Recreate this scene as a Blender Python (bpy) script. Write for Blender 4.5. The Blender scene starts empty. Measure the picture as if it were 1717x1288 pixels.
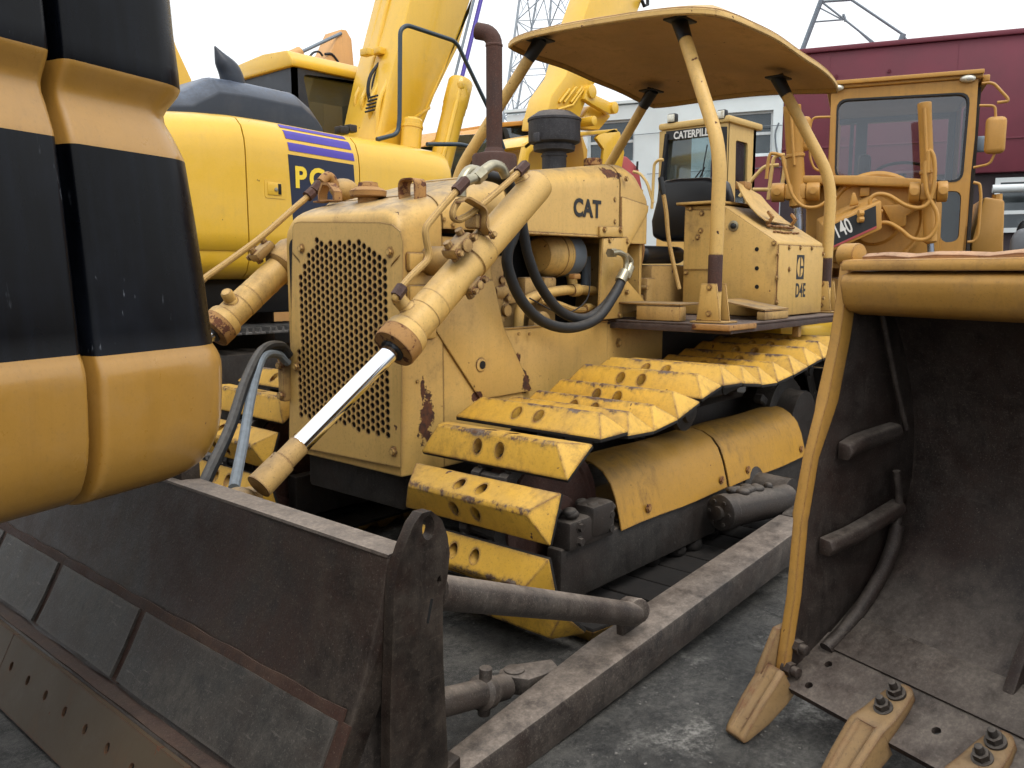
import bpy, bmesh, math, random
from mathutils import Vector, Matrix, Quaternion
random.seed(7)
V = Vector
scene = bpy.context.scene
COL = scene.collection
PI = math.pi
rad = math.radians

# ------------------------------------------------------------------ camera
FPX, CXP, CYP, CAM_H = 1410.0, 858.5, 644.0, 1.5
PITCH = math.atan((644 - 455) / FPX)
YAW = rad(41.4)
FWD = V((math.cos(YAW) * math.cos(PITCH), math.sin(YAW) * math.cos(PITCH), -math.sin(PITCH)))
RGT = V((math.sin(YAW), -math.cos(YAW), 0))
UPV = RGT.cross(FWD)
CAM = V((0, 0, CAM_H))
cd = bpy.data.cameras.new('camera')
cd.sensor_width = 36.0
cd.lens = FPX / 1717.0 * 36.0
cd.clip_start = 0.05
cd.clip_end = 2000
co = bpy.data.objects.new('camera', cd)
co.location = CAM
co.rotation_euler = (PI / 2 - PITCH, 0, YAW - PI / 2)
COL.objects.link(co)
scene.camera = co


class Fr:
    """A ground frame (origin, heading in degrees); at() reads a photo point on one of its planes."""
    def __init__(s, ox=0.0, oy=0.0, deg=0.0):
        s.o = V((ox, oy, 0)); s.a = rad(deg)
        s.M = Matrix.Translation(s.o) @ Matrix.Rotation(s.a, 4, 'Z')
        s.Mi = s.M.inverted()
        s.cam = s.Mi @ CAM

    def at(s, px, py, x=None, y=None, z=None):
        d = FWD + RGT * ((px - CXP) / FPX) - UPV * ((py - CYP) / FPX)
        d = s.Mi.to_3x3() @ d
        if x is not None: t = (x - s.cam.x) / d.x
        elif y is not None: t = (y - s.cam.y) / d.y
        else: t = (z - s.cam.z) / d.z
        return s.cam + d * t


W0 = Fr()
at = W0.at

# ------------------------------------------------------------------ mesh helpers


def fin(bm, bev=0.0, seg=2, ang=25):
    bmesh.ops.recalc_face_normals(bm, faces=bm.faces)
    if bev > 0:
        es = [e for e in bm.edges if len(e.link_faces) == 2 and e.calc_face_angle(0) > rad(ang)]
        if es:
            bmesh.ops.bevel(bm, geom=es, offset=bev, segments=seg, profile=0.5, affect='EDGES', clamp_overlap=True)
    return bm


def box(x0, x1, y0, y1, z0, z1, bev=0.0, seg=2):
    bm = bmesh.new()
    bmesh.ops.create_cube(bm, size=1.0)
    for v in bm.verts:
        v.co = V((x0 + (v.co.x + .5) * (x1 - x0), y0 + (v.co.y + .5) * (y1 - y0), z0 + (v.co.z + .5) * (z1 - z0)))
    return fin(bm, bev, seg)


def boxm(M, sx, sy, sz, bev=0.0, seg=2):
    bm = box(-sx / 2, sx / 2, -sy / 2, sy / 2, -sz / 2, sz / 2, bev, seg)
    bm.transform(M)
    return bm


def prism(pts, vec, bev=0.0, seg=2):
    bm = bmesh.new()
    vec = V(vec)
    a = [bm.verts.new(V(p)) for p in pts]
    b = [bm.verts.new(V(p) + vec) for p in pts]
    n = len(a)
    bm.faces.new(a)
    bm.faces.new(b[::-1])
    for i in range(n):
        bm.faces.new((a[i], b[i], b[(i + 1) % n], a[(i + 1) % n]))
    return fin(bm, bev, seg)


def loft(secs, cap=True, closed=True, bev=0.0):
    bm = bmesh.new()
    R = [[bm.verts.new(V(p)) for p in s] for s in secs]
    n = len(R[0])
    for i in range(len(R) - 1):
        for j in range(n if closed else n - 1):
            k = (j + 1) % n
            bm.faces.new((R[i][j], R[i][k], R[i + 1][k], R[i + 1][j]))
    if cap and closed:
        bm.faces.new(R[0][::-1])
        bm.faces.new(R[-1])
    return fin(bm, bev)


def thick(pts_grid, t):
    """sheet from a grid of points, given thickness along vertex normals"""
    bm = bmesh.new()
    R = [[bm.verts.new(V(p)) for p in s] for s in pts_grid]
    for i in range(len(R) - 1):
        for j in range(len(R[0]) - 1):
            bm.faces.new((R[i][j], R[i][j + 1], R[i + 1][j + 1], R[i + 1][j]))
    bm.normal_update()
    bmesh.ops.solidify(bm, geom=bm.faces[:], thickness=t)
    bmesh.ops.recalc_face_normals(bm, faces=bm.faces)
    return bm


def catmull(pts, n=6):
    pts = [V(p) for p in pts]
    if len(pts) < 3: return pts
    P = [pts[0] * 2 - pts[1]] + pts + [pts[-1] * 2 - pts[-2]]
    out = []
    for i in range(1, len(P) - 2):
        for k in range(n):
            t = k / n
            a, b, c, d = P[i - 1], P[i], P[i + 1], P[i + 2]
            out.append(0.5 * ((2 * b) + (c - a) * t + (2 * a - 5 * b + 4 * c - d) * t * t + (3 * b - a - 3 * c + d) * t ** 3))
    out.append(pts[-1])
    return out


def rounded(pts, r, n=4):
    """polyline with corners rounded by radius r"""
    pts = [V(p) for p in pts]
    out = [pts[0]]
    for i in range(1, len(pts) - 1):
        a, b, c = pts[i - 1], pts[i], pts[i + 1]
        d1 = (a - b); d2 = (c - b)
        rr = min(r, d1.length * .48, d2.length * .48)
        p, q = b + d1.normalized() * rr, b + d2.normalized() * rr
        for k in range(n + 1):
            t = k / n
            out.append((1 - t) ** 2 * p + 2 * t * (1 - t) * b + t * t * q)
    out.append(pts[-1])
    return out


def tube(pts, r, seg=10, smooth=0, rnd=0, cap=True):
    if rnd: pts = rounded(pts, rnd)
    if smooth: pts = catmull(pts, smooth)
    pts = [V(p) for p in pts]
    n = len(pts)
    rs = r if isinstance(r, (list, tuple)) else [r] * n
    bm = bmesh.new()
    T = []
    for i in range(n):
        a = pts[max(i - 1, 0)]; b = pts[min(i + 1, n - 1)]
        T.append((b - a).normalized())
    ref = V((0, 0, 1)) if abs(T[0].z) < .9 else V((1, 0, 0))
    u = T[0].cross(ref).normalized()
    rings = []
    for i in range(n):
        if i:
            q = T[i - 1].rotation_difference(T[i])
            u = q @ u
            u = (u - T[i] * u.dot(T[i])).normalized()
        w = T[i].cross(u)
        rings.append([bm.verts.new(pts[i] + (u * math.cos(2 * PI * k / seg) + w * math.sin(2 * PI * k / seg)) * rs[i]) for k in range(seg)])
    for i in range(n - 1):
        for k in range(seg):
            j = (k + 1) % seg
            bm.faces.new((rings[i][k], rings[i][j], rings[i + 1][j], rings[i + 1][k]))
    if cap:
        bm.faces.new(rings[0][::-1]); bm.faces.new(rings[-1])
    return fin(bm)


def cyl(p0, p1, r0, r1=None, seg=20, bev=0.0):
    r1 = r0 if r1 is None else r1
    bm = tube([p0, p1], [r0, r1], seg)
    if bev:
        es = [e for e in bm.edges if e.calc_face_angle(0) > rad(50)]
        bmesh.ops.bevel(bm, geom=es, offset=bev, segments=2, profile=.5, affect='EDGES', clamp_overlap=True)
    return bm


def lathe(p0, ax, prof, seg=24):
    """prof: (radius, height along ax from p0)"""
    p0 = V(p0); ax = V(ax).normalized()
    u = ax.orthogonal().normalized(); w = ax.cross(u)
    bm = bmesh.new(); R = []
    for r, h in prof:
        r = max(r, .0005)
        R.append([bm.verts.new(p0 + ax * h + (u * math.cos(2 * PI * k / seg) + w * math.sin(2 * PI * k / seg)) * r) for k in range(seg)])
    for i in range(len(R) - 1):
        for k in range(seg):
            j = (k + 1) % seg
            bm.faces.new((R[i][k], R[i][j], R[i + 1][j], R[i + 1][k]))
    bm.faces.new(R[0][::-1]); bm.faces.new(R[-1])
    return fin(bm)


def ell(c, rx, ry, rz, M=None):
    bm = bmesh.new()
    bmesh.ops.create_uvsphere(bm, u_segments=16, v_segments=10, radius=1.0)
    for v in bm.verts:
        v.co = V((v.co.x * rx, v.co.y * ry, v.co.z * rz))
    if M: bm.transform(M)
    bmesh.ops.translate(bm, verts=bm.verts, vec=V(c))
    return bm


def bolt(p, nrm, r=.014, h=.012):
    nrm = V(nrm).normalized(); p = V(p)
    return tube([p - nrm * .003, p + nrm * .003, p + nrm * .0031, p + nrm * h], [r * 1.35, r * 1.35, r, r * .92], 6)


def frame_m(o, x, y):
    x = V(x).normalized(); y = V(y); y = (y - x * y.dot(x)).normalized(); z = x.cross(y)
    M = Matrix((x, y, z)).transposed().to_4x4()
    M.translation = V(o)
    return M


def curve_bm(cu):
    ob = bpy.data.objects.new('tmp', cu)
    COL.objects.link(ob)
    dg = bpy.context.evaluated_depsgraph_get()
    me = ob.evaluated_get(dg).to_mesh()
    bm = bmesh.new(); bm.from_mesh(me)
    ob.evaluated_get(dg).to_mesh_clear()
    bpy.data.objects.remove(ob)
    bpy.data.curves.remove(cu)
    bmesh.ops.remove_doubles(bm, verts=bm.verts, dist=1e-5)
    bmesh.ops.recalc_face_normals(bm, faces=bm.faces)
    return bm


def plate(outer, holes, t, M=None):
    cu = bpy.data.curves.new('tmp', 'CURVE')
    cu.dimensions = '2D'; cu.fill_mode = 'BOTH'; cu.extrude = t / 2
    for poly in [outer] + list(holes):
        sp = cu.splines.new('POLY'); sp.points.add(len(poly) - 1)
        for i, p in enumerate(poly): sp.points[i].co = (p[0], p[1], 0, 1)
        sp.use_cyclic_u = True
    bm = curve_bm(cu)
    if M: bm.transform(M)
    return bm


def text(s, size, t, M, bold=0.0, sx=1.0, align='CENTER', space=1.0):
    cu = bpy.data.curves.new('tmp', 'FONT')
    cu.body = s; cu.size = size; cu.extrude = t / 2; cu.offset = bold; cu.space_character = space
    cu.align_x = align; cu.align_y = 'CENTER'; cu.resolution_u = 4
    bm = curve_bm(cu)
    bm.transform(M @ Matrix.Diagonal((sx, 1, 1, 1)))
    return bm


def circ(cx, cy, r, n=12, ry=None, ph=0.0):
    ry = r if ry is None else ry
    return [(cx + r * math.cos(2 * PI * k / n + ph), cy + ry * math.sin(2 * PI * k / n + ph)) for k in range(n)]


def rrect(x0, x1, y0, y1, r, n=4):
    out = []
    for cx, cy, a in ((x1 - r, y1 - r, 0), (x0 + r, y1 - r, 90), (x0 + r, y0 + r, 180), (x1 - r, y0 + r, 270)):
        for k in range(n + 1):
            t = rad(a + 90 * k / n)
            out.append((cx + r * math.cos(t), cy + r * math.sin(t)))
    return out


def rpoly(pts, r, n=4):
    """closed 2D polygon with rounded corners"""
    P = [V((p[0], p[1], 0)) for p in pts]
    out = []
    m = len(P)
    for i in range(m):
        a, b, c = P[i - 1], P[i], P[(i + 1) % m]
        d1, d2 = a - b, c - b
        rr = min(r, d1.length * .45, d2.length * .45)
        p, q = b + d1.normalized() * rr, b + d2.normalized() * rr
        for k in range(n + 1):
            t = k / n
            w = (1 - t) ** 2 * p + 2 * t * (1 - t) * b + t * t * q
            out.append((w.x, w.y))
    return out


SHIFT = {}


class MB:
    def __init__(s): s.bm = bmesh.new()

    def add(s, bm, m=0):
        for f in bm.faces: f.material_index = m
        me = bpy.data.meshes.new('tmp'); bm.to_mesh(me); bm.free()
        s.bm.from_mesh(me); bpy.data.meshes.remove(me)
        return s

    def obj(s, name, mats, parent=None, ang=35, smooth=True, label=None):
        me = bpy.data.meshes.new(name)
        sh = SHIFT.get(parent.name if parent else None)
        if sh is not None: bmesh.ops.translate(s.bm, verts=s.bm.verts, vec=-sh)
        s.bm.to_mesh(me); s.bm.free()
        if not isinstance(mats, (list, tuple)): mats = [mats]
        for m in mats: me.materials.append(m)
        if smooth:
            for p in me.polygons: p.use_smooth = True
            me.set_sharp_from_angle(angle=rad(ang))
        o = bpy.data.objects.new(name, me)
        COL.objects.link(o)
        if parent:
            o.parent = parent
            if sh is not None: SHIFT[o.name] = sh
        if label: o['label'] = label
        return o


def one(bm, name, mats, parent=None, **k):
    return MB().add(bm).obj(name, mats, parent, **k)


def thing(name, label, cat, fr=None, loc=None, group=None):
    """an Empty at the thing's base; fr = frame whose local coordinates the parts use, loc = world base when parts use world coordinates"""
    o = bpy.data.objects.new(name, None); COL.objects.link(o)
    o.empty_display_size = .2
    if fr is not None:
        o.location = fr.o; o.rotation_euler = (0, 0, fr.a)
    else:
        o.location = loc; SHIFT[o.name] = V(loc)
    o['label'] = label; o['category'] = cat
    if group: o['group'] = group
    return o


def tag(o, label, cat, group=None, kind=None):
    if label: o['label'] = label
    if cat: o['category'] = cat
    if group: o['group'] = group
    if kind: o['kind'] = kind
    return o


def copy_tree(o, parent=None):
    c = o.copy(); COL.objects.link(c)
    c.parent = parent
    for ch in list(o.children): copy_tree(ch, c)
    return c


# ------------------------------------------------------------------ materials
def lin(h):
    h = h.lstrip('#')
    c = [int(h[i:i + 2], 16) / 255 for i in (0, 2, 4)]
    return tuple((x / 12.92 if x <= .04045 else ((x + .055) / 1.055) ** 2.4) for x in c) + (1.0,)


class NT:
    def __init__(s, name):
        s.m = bpy.data.materials.new(name); s.m.use_nodes = True
        s.t = s.m.node_tree; s.t.nodes.clear()
        s.out = s.n('ShaderNodeOutputMaterial'); s.b = s.n('ShaderNodeBsdfPrincipled')
        s.l(s.b.outputs[0], s.out.inputs[0])

    def n(s, t, **k):
        x = s.t.nodes.new(t)
        for a, b in k.items(): setattr(x, a, b)
        return x

    def l(s, a, b): s.t.links.new(a, b)

    def coord(s, rnd=True, scale=(1, 1, 1)):
        tc = s.n('ShaderNodeTexCoord'); o = tc.outputs['Object']
        if rnd:
            oi = s.n('ShaderNodeObjectInfo')
            mu = s.n('ShaderNodeVectorMath', operation='SCALE'); mu.inputs[0].default_value = (37, 19, 53)
            s.l(oi.outputs['Random'], mu.inputs['Scale'])
            ad = s.n('ShaderNodeVectorMath', operation='ADD'); s.l(o, ad.inputs[0]); s.l(mu.outputs[0], ad.inputs[1]); o = ad.outputs[0]
        return o

    def scaled(s, co, sc):
        m = s.n('ShaderNodeVectorMath', operation='MULTIPLY'); s.l(co, m.inputs[0]); m.inputs[1].default_value = sc
        return m.outputs[0]

    def noise(s, co, scale, det=6, rough=.6, dist=0.0):
        x = s.n('ShaderNodeTexNoise'); x.inputs['Scale'].default_value = scale; x.inputs['Detail'].default_value = det
        x.inputs['Roughness'].default_value = rough; x.inputs['Distortion'].default_value = dist
        s.l(co, x.inputs['Vector']); return x.outputs['Fac']

    def ramp(s, f, a, b, c0=0.0, c1=1.0):
        x = s.n('ShaderNodeMapRange'); x.inputs['From Min'].default_value = a; x.inputs['From Max'].default_value = b
        x.inputs['To Min'].default_value = c0; x.inputs['To Max'].default_value = c1
        s.l(f, x.inputs['Value']); return x.outputs[0]

    def math(s, op, a, b=None, clamp=False):
        x = s.n('ShaderNodeMath', operation=op, use_clamp=clamp)
        for i, v in enumerate((a, b)):
            if v is None: continue
            if isinstance(v, (int, float)): x.inputs[i].default_value = v
            else: s.l(v, x.inputs[i])
        return x.outputs[0]

    def mix(s, f, a, b, mode='MIX'):
        x = s.n('ShaderNodeMix', data_type='RGBA', blend_type=mode)
        for sock, v in ((x.inputs[0], f), (x.inputs[6], a), (x.inputs[7], b)):
            if isinstance(v, (int, float)): sock.default_value = v
            elif isinstance(v, tuple): sock.default_value = v
            else: s.l(v, sock)
        return x.outputs[2]

    def setv(s, k, v):
        if isinstance(v, (int, float, tuple)): s.b.inputs[k].default_value = v
        else: s.l(v, s.b.inputs[k])

    def edge(s, r=.012):
        be = s.n('ShaderNodeBevel', samples=2); be.inputs['Radius'].default_value = r
        ge = s.n('ShaderNodeNewGeometry')
        d = s.n('ShaderNodeVectorMath', operation='DOT_PRODUCT'); s.l(be.outputs[0], d.inputs[0]); s.l(ge.outputs['Normal'], d.inputs[1])
        return s.math('SUBTRACT', 1.0, d.outputs['Value'])

    def up(s):
        ge = s.n('ShaderNodeNewGeometry'); sp = s.n('ShaderNodeSeparateXYZ'); s.l(ge.outputs['Normal'], sp.inputs[0])
        return sp.outputs['Z']

    def bump(s, h, st=.1, dist=.01):
        b = s.n('ShaderNodeBump'); b.inputs['Strength'].default_value = st; b.inputs['Distance'].default_value = dist
        s.l(h, b.inputs['Height']); s.l(b.outputs[0], s.b.inputs['Normal'])


def paint(name, col, rough=.5, rust=.5, dirt=.4, chip=.5, dust=.4, streak=.3, var=.12, chipcol='#3d2a22', dustcol='#7d7468', dirtcol='#4a3a28', scale=1.0, edge_r=.012, coat=0.0, ao=0.0, bump=.3, patches=(), ridge=None):
    m = NT(name); c = lin(col); co = m.coord()
    big = m.noise(co, 1.7 * scale, 5, .62, .3)
    mid = m.noise(co, 7 * scale, 8, .70)
    fine = m.noise(co, 38 * scale, 7, .72)
    speck = m.noise(co, 110, 3, .65)
    base = m.mix(m.ramp(big, .3, .7), tuple(x * (1 - var) for x in c[:3]) + (1,), tuple(min(1, x * (1 + var * .7)) for x in c[:3]) + (1,))
    pale = tuple(min(1, x * 1.05 + .05) for x in c[:3]) + (1,)
    base = m.mix(m.ramp(mid, .45, .70, 0, .30), base, pale)
    if dirt > 0:
        base = m.mix(m.math('MULTIPLY', m.ramp(fine, .50, .72), dirt * .55), base, m.mix(.6, lin(dirtcol), base))
        base = m.mix(m.math('MULTIPLY', m.math('MULTIPLY', m.ramp(mid, .50, .66), m.ramp(big, .42, .6)), dirt * .9), base, m.mix(.35, lin(dirtcol), base))
        base = m.mix(m.math('MULTIPLY', m.ramp(speck, .57, .70), dirt * .5), base, lin(dirtcol))
    if streak > 0:
        st = m.noise(m.scaled(co, (24, 24, 1.0)), 1.0, 6, .7)
        sm = m.math('MULTIPLY', m.ramp(st, .50, .70), m.ramp(big, .36, .58))
        base = m.mix(m.math('MULTIPLY', sm, streak * .85), base, m.mix(.3, lin('#4a341e'), base))
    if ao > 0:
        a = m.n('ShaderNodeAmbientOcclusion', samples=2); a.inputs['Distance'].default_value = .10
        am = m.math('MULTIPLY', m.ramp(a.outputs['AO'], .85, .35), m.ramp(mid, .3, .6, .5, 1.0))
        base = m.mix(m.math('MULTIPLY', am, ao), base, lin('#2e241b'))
    if dust > 0:
        dm = m.math('MULTIPLY', m.ramp(m.up(), .55, .95), m.ramp(mid, .34, .60, .25, 1.0))
        base = m.mix(m.math('MULTIPLY', dm, dust), base, m.mix(m.ramp(fine, .35, .65), lin(dustcol), m.mix(.5, lin(dustcol), lin(dirtcol))))
    if ridge:          # worn, grimy crest of a grouser (local z)
        tc = m.n('ShaderNodeTexCoord'); sz = m.n('ShaderNodeSeparateXYZ'); m.l(tc.outputs['Object'], sz.inputs[0])
        rz = m.math('ADD', m.ramp(sz.outputs['Z'], ridge[0], ridge[1]), m.math('MULTIPLY', m.math('SUBTRACT', mid, .5), 3.4))
        rz = m.math('ADD', rz, m.math('MULTIPLY', m.math('SUBTRACT', fine, .5), 2.0))
        rm = m.ramp(rz, .75, .95)
        rm2 = m.ramp(rz, .30, .8, 0, .45)
        base = m.mix(rm2, base, lin('#8a6a34'))
        base = m.mix(rm, base, m.mix(m.ramp(fine, .42, .58), lin('#77706a'), lin('#54432f')))
    msk = None
    if rust > 0:
        thr = .725 - rust * .085
        spots = m.ramp(m.math('ADD', m.math('MULTIPLY', fine, .40), m.math('MULTIPLY', mid, .60)), thr - .03, thr - .012)
        tiny = m.ramp(m.noise(co, 21 * scale, 3, .55), .75 - rust * .06, .762 - rust * .06)
        msk = m.math('MAXIMUM', spots, tiny)
    if chip > 0:
        e = m.edge(edge_r)
        E = m.math('MULTIPLY', e, 6.0, True)
        cn = m.math('ADD', m.math('MULTIPLY', mid, .6), m.math('MULTIPLY', fine, .4))
        T = .55 - chip * .35
        ch = m.ramp(m.math('ADD', m.math('MULTIPLY', E, .6), m.math('MULTIPLY', m.math('SUBTRACT', cn, .5), 2.0)), T, T + .05)
        ch = m.math('MULTIPLY', ch, m.ramp(e, .006, .02))
        msk = ch if msk is None else m.math('MAXIMUM', msk, ch)
    ro = m.ramp(mid, .3, .7, rough - .08, rough + .14)
    for pc_, pr_ in patches:          # places where the paint is worn through to rust
        tc = m.n('ShaderNodeTexCoord')
        sb = m.n('ShaderNodeVectorMath', operation='SUBTRACT'); m.l(tc.outputs['Object'], sb.inputs[0]); sb.inputs[1].default_value = pc_
        dv = m.n('ShaderNodeVectorMath', operation='DIVIDE'); m.l(sb.outputs[0], dv.inputs[0]); dv.inputs[1].default_value = pr_
        ln = m.n('ShaderNodeVectorMath', operation='LENGTH'); m.l(dv.outputs[0], ln.inputs[0])
        nz = m.math('ADD', m.math('MULTIPLY', m.math('SUBTRACT', mid, .5), 3.2), m.math('MULTIPLY', m.math('SUBTRACT', fine, .5), 2.2))
        pm = m.ramp(m.math('ADD', ln.outputs['Value'], nz), 1.0, .93)
        msk = pm if msk is None else m.math('MAXIMUM', msk, pm)
    if msk is not None:
        rc = m.mix(m.ramp(fine, .38, .62), lin(chipcol), lin('#6b3f26'))
        halo = m.math('MULTIPLY', m.ramp(mid, .56, .66), .35 * min(1, rust))
        base = m.mix(halo, base, m.mix(.5, base, lin('#8a5a30')))
        base = m.mix(msk, base, rc)
        ro = m.math('MAXIMUM', ro, m.math('MULTIPLY', msk, .85))
    m.setv('Base Color', base); m.setv('Roughness', ro)
    h = m.math('ADD', m.math('MULTIPLY', fine, .35), m.math('MULTIPLY', mid, .6))
    if msk is not None: h = m.math('SUBTRACT', h, m.math('MULTIPLY', msk, .6))
    m.bump(h, bump, .004)
    if coat: m.setv('Coat Weight', coat); m.setv('Coat Roughness', .12)
    return m.m


def steel(name, dark='#2c2826', light='#6d645c', rust='#4a2f22', rustamt=.5, rough=.62, metal=.25, dust=.3, scratch=.4, scale=1.0, edge=.5, speck=.6, dustcol='#9a8f84'):
    m = NT(name); co = m.coord()
    big = m.noise(co, 2.4 * scale, 7, .66, .6); mid = m.noise(co, 10 * scale, 10, .74); fine = m.noise(co, 75 * scale, 6, .75); vf = m.noise(co, 190, 3, .7)
    D, L, R = lin(dark), lin(light), lin(rust)
    c = m.mix(m.ramp(mid, .36, .66), D, m.mix(.5, D, L))
    c = m.mix(m.math('MULTIPLY', m.ramp(big, .44, .60), rustamt), c, m.mix(m.ramp(fine, .38, .62), R, tuple(x * .45 for x in R[:3]) + (1,)))
    c = m.mix(m.math('MULTIPLY', m.ramp(mid, .60, .68), .5 * speck), c, m.mix(.6, D, L))
    st = m.noise(m.scaled(co, (38, 38, 2.0)), 1.0, 6, .7)
    c = m.mix(m.math('MULTIPLY', m.math('MULTIPLY', m.ramp(st, .5, .68), m.ramp(big, .60, .42)), .55), c, tuple(x * .5 for x in D[:3]) + (1,))
    if scratch:
        s1 = m.noise(m.scaled(co, (9, 9, 80)), 1.0, 4, .6); s2 = m.noise(m.scaled(co, (70, 12, 6)), 1.0, 4, .6)
        sc = m.math('MULTIPLY', m.math('MAXIMUM', m.ramp(s1, .63, .70), m.ramp(s2, .64, .71)), m.ramp(big, .6, .4))
        c = m.mix(m.math('MULTIPLY', sc, scratch), c, L)
    c = m.mix(m.math('MULTIPLY', m.ramp(fine, .55, .66), speck * .6), c, L)
    c = m.mix(m.math('MULTIPLY', m.ramp(vf, .60, .72), speck * .6), c, m.mix(.5, L, lin('#b0a498')))
    c = m.mix(m.math('MULTIPLY', m.ramp(vf, .42, .30), .6), c, tuple(x * .4 for x in D[:3]) + (1,))
    if edge:
        e = m.edge(.02); em = m.math('MULTIPLY', m.ramp(e, .015, .10), m.ramp(mid, .35, .55))
        c = m.mix(m.math('MULTIPLY', em, edge), c, L)
    if dust:
        dm = m.math('MULTIPLY', m.ramp(m.up(), .5, .95), m.ramp(mid, .34, .58, .25, 1))
        c = m.mix(m.math('MULTIPLY', dm, dust), c, m.mix(m.ramp(fine, .35, .65), lin(dustcol), m.mix(.5, lin(dustcol), D)))
    m.setv('Base Color', c); m.setv('Metallic', metal)
    m.setv('Roughness', m.ramp(mid, .3, .7, rough - .12, rough + .18))
    m.bump(m.math('ADD', m.math('MULTIPLY', fine, .7), mid), .5, .004)
    return m.m


def simple(name, col, rough=.5, metal=0.0, var=.15, scale=6, bump=.05, spec=.5, dust=0.0):
    m = NT(name); co = m.coord(); n = m.noise(co, scale, 5, .6); c = lin(col)
    b = m.mix(m.ramp(n, .3, .7), tuple(x * (1 - var) for x in c[:3]) + (1,), tuple(min(1, x * (1 + var)) for x in c[:3]) + (1,))
    if dust:
        b = m.mix(m.math('MULTIPLY', m.ramp(m.up(), .3, .95), m.ramp(n, .3, .6, dust * .4, dust)), b, lin('#8d857b'))
    m.setv('Base Color', b)
    m.setv('Roughness', m.ramp(n, .3, .7, max(.02, rough - .06), rough + .06)); m.setv('Metallic', metal)
    m.setv('Specular IOR Level', spec)
    if bump: m.bump(n, bump, .005)
    return m.m


def glass_mat(name, tint='#9fb4b4', alpha=.45, rough=.05):
    m = NT(name); m.t.nodes.remove(m.b)
    g = m.n('ShaderNodeBsdfGlossy'); g.inputs['Roughness'].default_value = rough; g.inputs['Color'].default_value = (.9, .95, 1, 1)
    t = m.n('ShaderNodeBsdfTransparent'); t.inputs['Color'].default_value = lin(tint)
    d = m.n('ShaderNodeBsdfDiffuse'); d.inputs['Color'].default_value = lin('#7f8a8c')
    co = m.coord(); n = m.noise(co, 3, 5, .6)
    a = m.n('ShaderNodeMixShader'); m.l(m.ramp(n, .35, .7, alpha * .12, alpha * .35), a.inputs[0]); m.l(t.outputs[0], a.inputs[1]); m.l(d.outputs[0], a.inputs[2])
    f = m.n('ShaderNodeFresnel'); f.inputs['IOR'].default_value = 1.5
    b = m.n('ShaderNodeMixShader'); m.l(m.math('ADD', f.outputs[0], .03), b.inputs[0]); m.l(a.outputs[0], b.inputs[1]); m.l(g.outputs[0], b.inputs[2])
    m.l(b.outputs[0], m.out.inputs[0])
    return m.m


def gloss_black(name):
    m = NT(name); co = m.coord()
    a = m.noise(m.scaled(co, (30, 30, 1.5)), 1.0, 5, .6); b = m.noise(co, 3, 5, .6); f = m.noise(co, 50, 4, .7)
    c = m.mix(m.math('MULTIPLY', m.ramp(a, .45, .75), .6), lin('#030407'), lin('#0d111a'))
    c = m.mix(m.math('MULTIPLY', m.ramp(b, .5, .7), .35), c, lin('#1c2028'))
    sc = m.noise(m.scaled(co, (60, 60, 14)), 1.0, 3, .6)
    c = m.mix(m.math('MULTIPLY', m.math('MULTIPLY', m.ramp(sc, .65, .72), .6), m.ramp(b, .53, .62)), c, lin('#6f747b'))
    m.setv('Base Color', c); m.setv('Roughness', m.ramp(b, .3, .7, .22, .36)); m.setv('Specular IOR Level', .16)
    m.bump(f, .03, .002)
    return m.m


MT = {}
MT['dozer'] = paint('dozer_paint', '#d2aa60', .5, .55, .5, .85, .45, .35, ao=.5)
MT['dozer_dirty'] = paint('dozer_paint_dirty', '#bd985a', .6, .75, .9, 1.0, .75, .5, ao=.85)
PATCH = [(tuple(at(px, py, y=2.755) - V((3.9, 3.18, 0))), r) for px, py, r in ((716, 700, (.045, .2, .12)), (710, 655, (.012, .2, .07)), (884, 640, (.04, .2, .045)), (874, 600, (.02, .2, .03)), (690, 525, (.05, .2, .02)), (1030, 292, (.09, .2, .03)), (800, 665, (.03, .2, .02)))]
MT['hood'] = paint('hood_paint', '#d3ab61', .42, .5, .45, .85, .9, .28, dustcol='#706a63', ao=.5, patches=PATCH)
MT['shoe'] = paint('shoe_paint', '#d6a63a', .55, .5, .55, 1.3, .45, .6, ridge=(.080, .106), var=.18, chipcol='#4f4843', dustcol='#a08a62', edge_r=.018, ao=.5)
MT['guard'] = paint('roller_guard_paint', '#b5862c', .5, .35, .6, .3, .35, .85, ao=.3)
MT['canopy'] = paint('canopy_paint', '#cfa873', .62, .3, .4, .0, .2, .0, var=.18)
MT['cat'] = paint('excavator_paint', '#ab7f38', .32, .04, .25, .0, .1, .22, var=.06, coat=.45)
MT['catblack'] = gloss_black('excavator_black')
MT['pc'] = paint('bright_excavator_paint', '#dfb233', .36, .03, .2, .0, .12, .12, var=.05, coat=.4)
MT['pcblue'] = paint('excavator_cover_paint', '#1c2533', .40, .0, .2, .0, .85, .2, chipcol='#8a909a', dustcol='#6d7c92')  # dust term puts the brighter, sky-facing top into the colour as blue-grey
MT['grader'] = paint('grader_paint', '#b9883c', .48, .12, .35, .0, .25, .25)
MT['loader'] = paint('loader_paint', '#cfae6c', .5, .1, .3, .0, .2, .2)
MT['bucket'] = paint('bucket_paint', '#b98a40', .55, .5, .5, 1.05, .25, .3)
MT['tooth'] = paint('tooth_paint', '#96784f', .68, .7, .8, 1.1, .35, .2, chipcol='#3b312b', edge_r=.02, ao=.4)
MT['rustcap'] = paint('rusty_collar', '#a97c44', .7, 1.75, .7, .9, .2, .4, chipcol='#40251c')
MT['stack'] = steel('rusted_pipe', '#3a2824', '#6d5148', '#55352a', .8, .8, .1, .15, .15)
MT['blade'] = steel('blade_steel', '#1a1411', '#54493f', '#38231a', .7, .55, .3, .04, .45)
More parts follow.
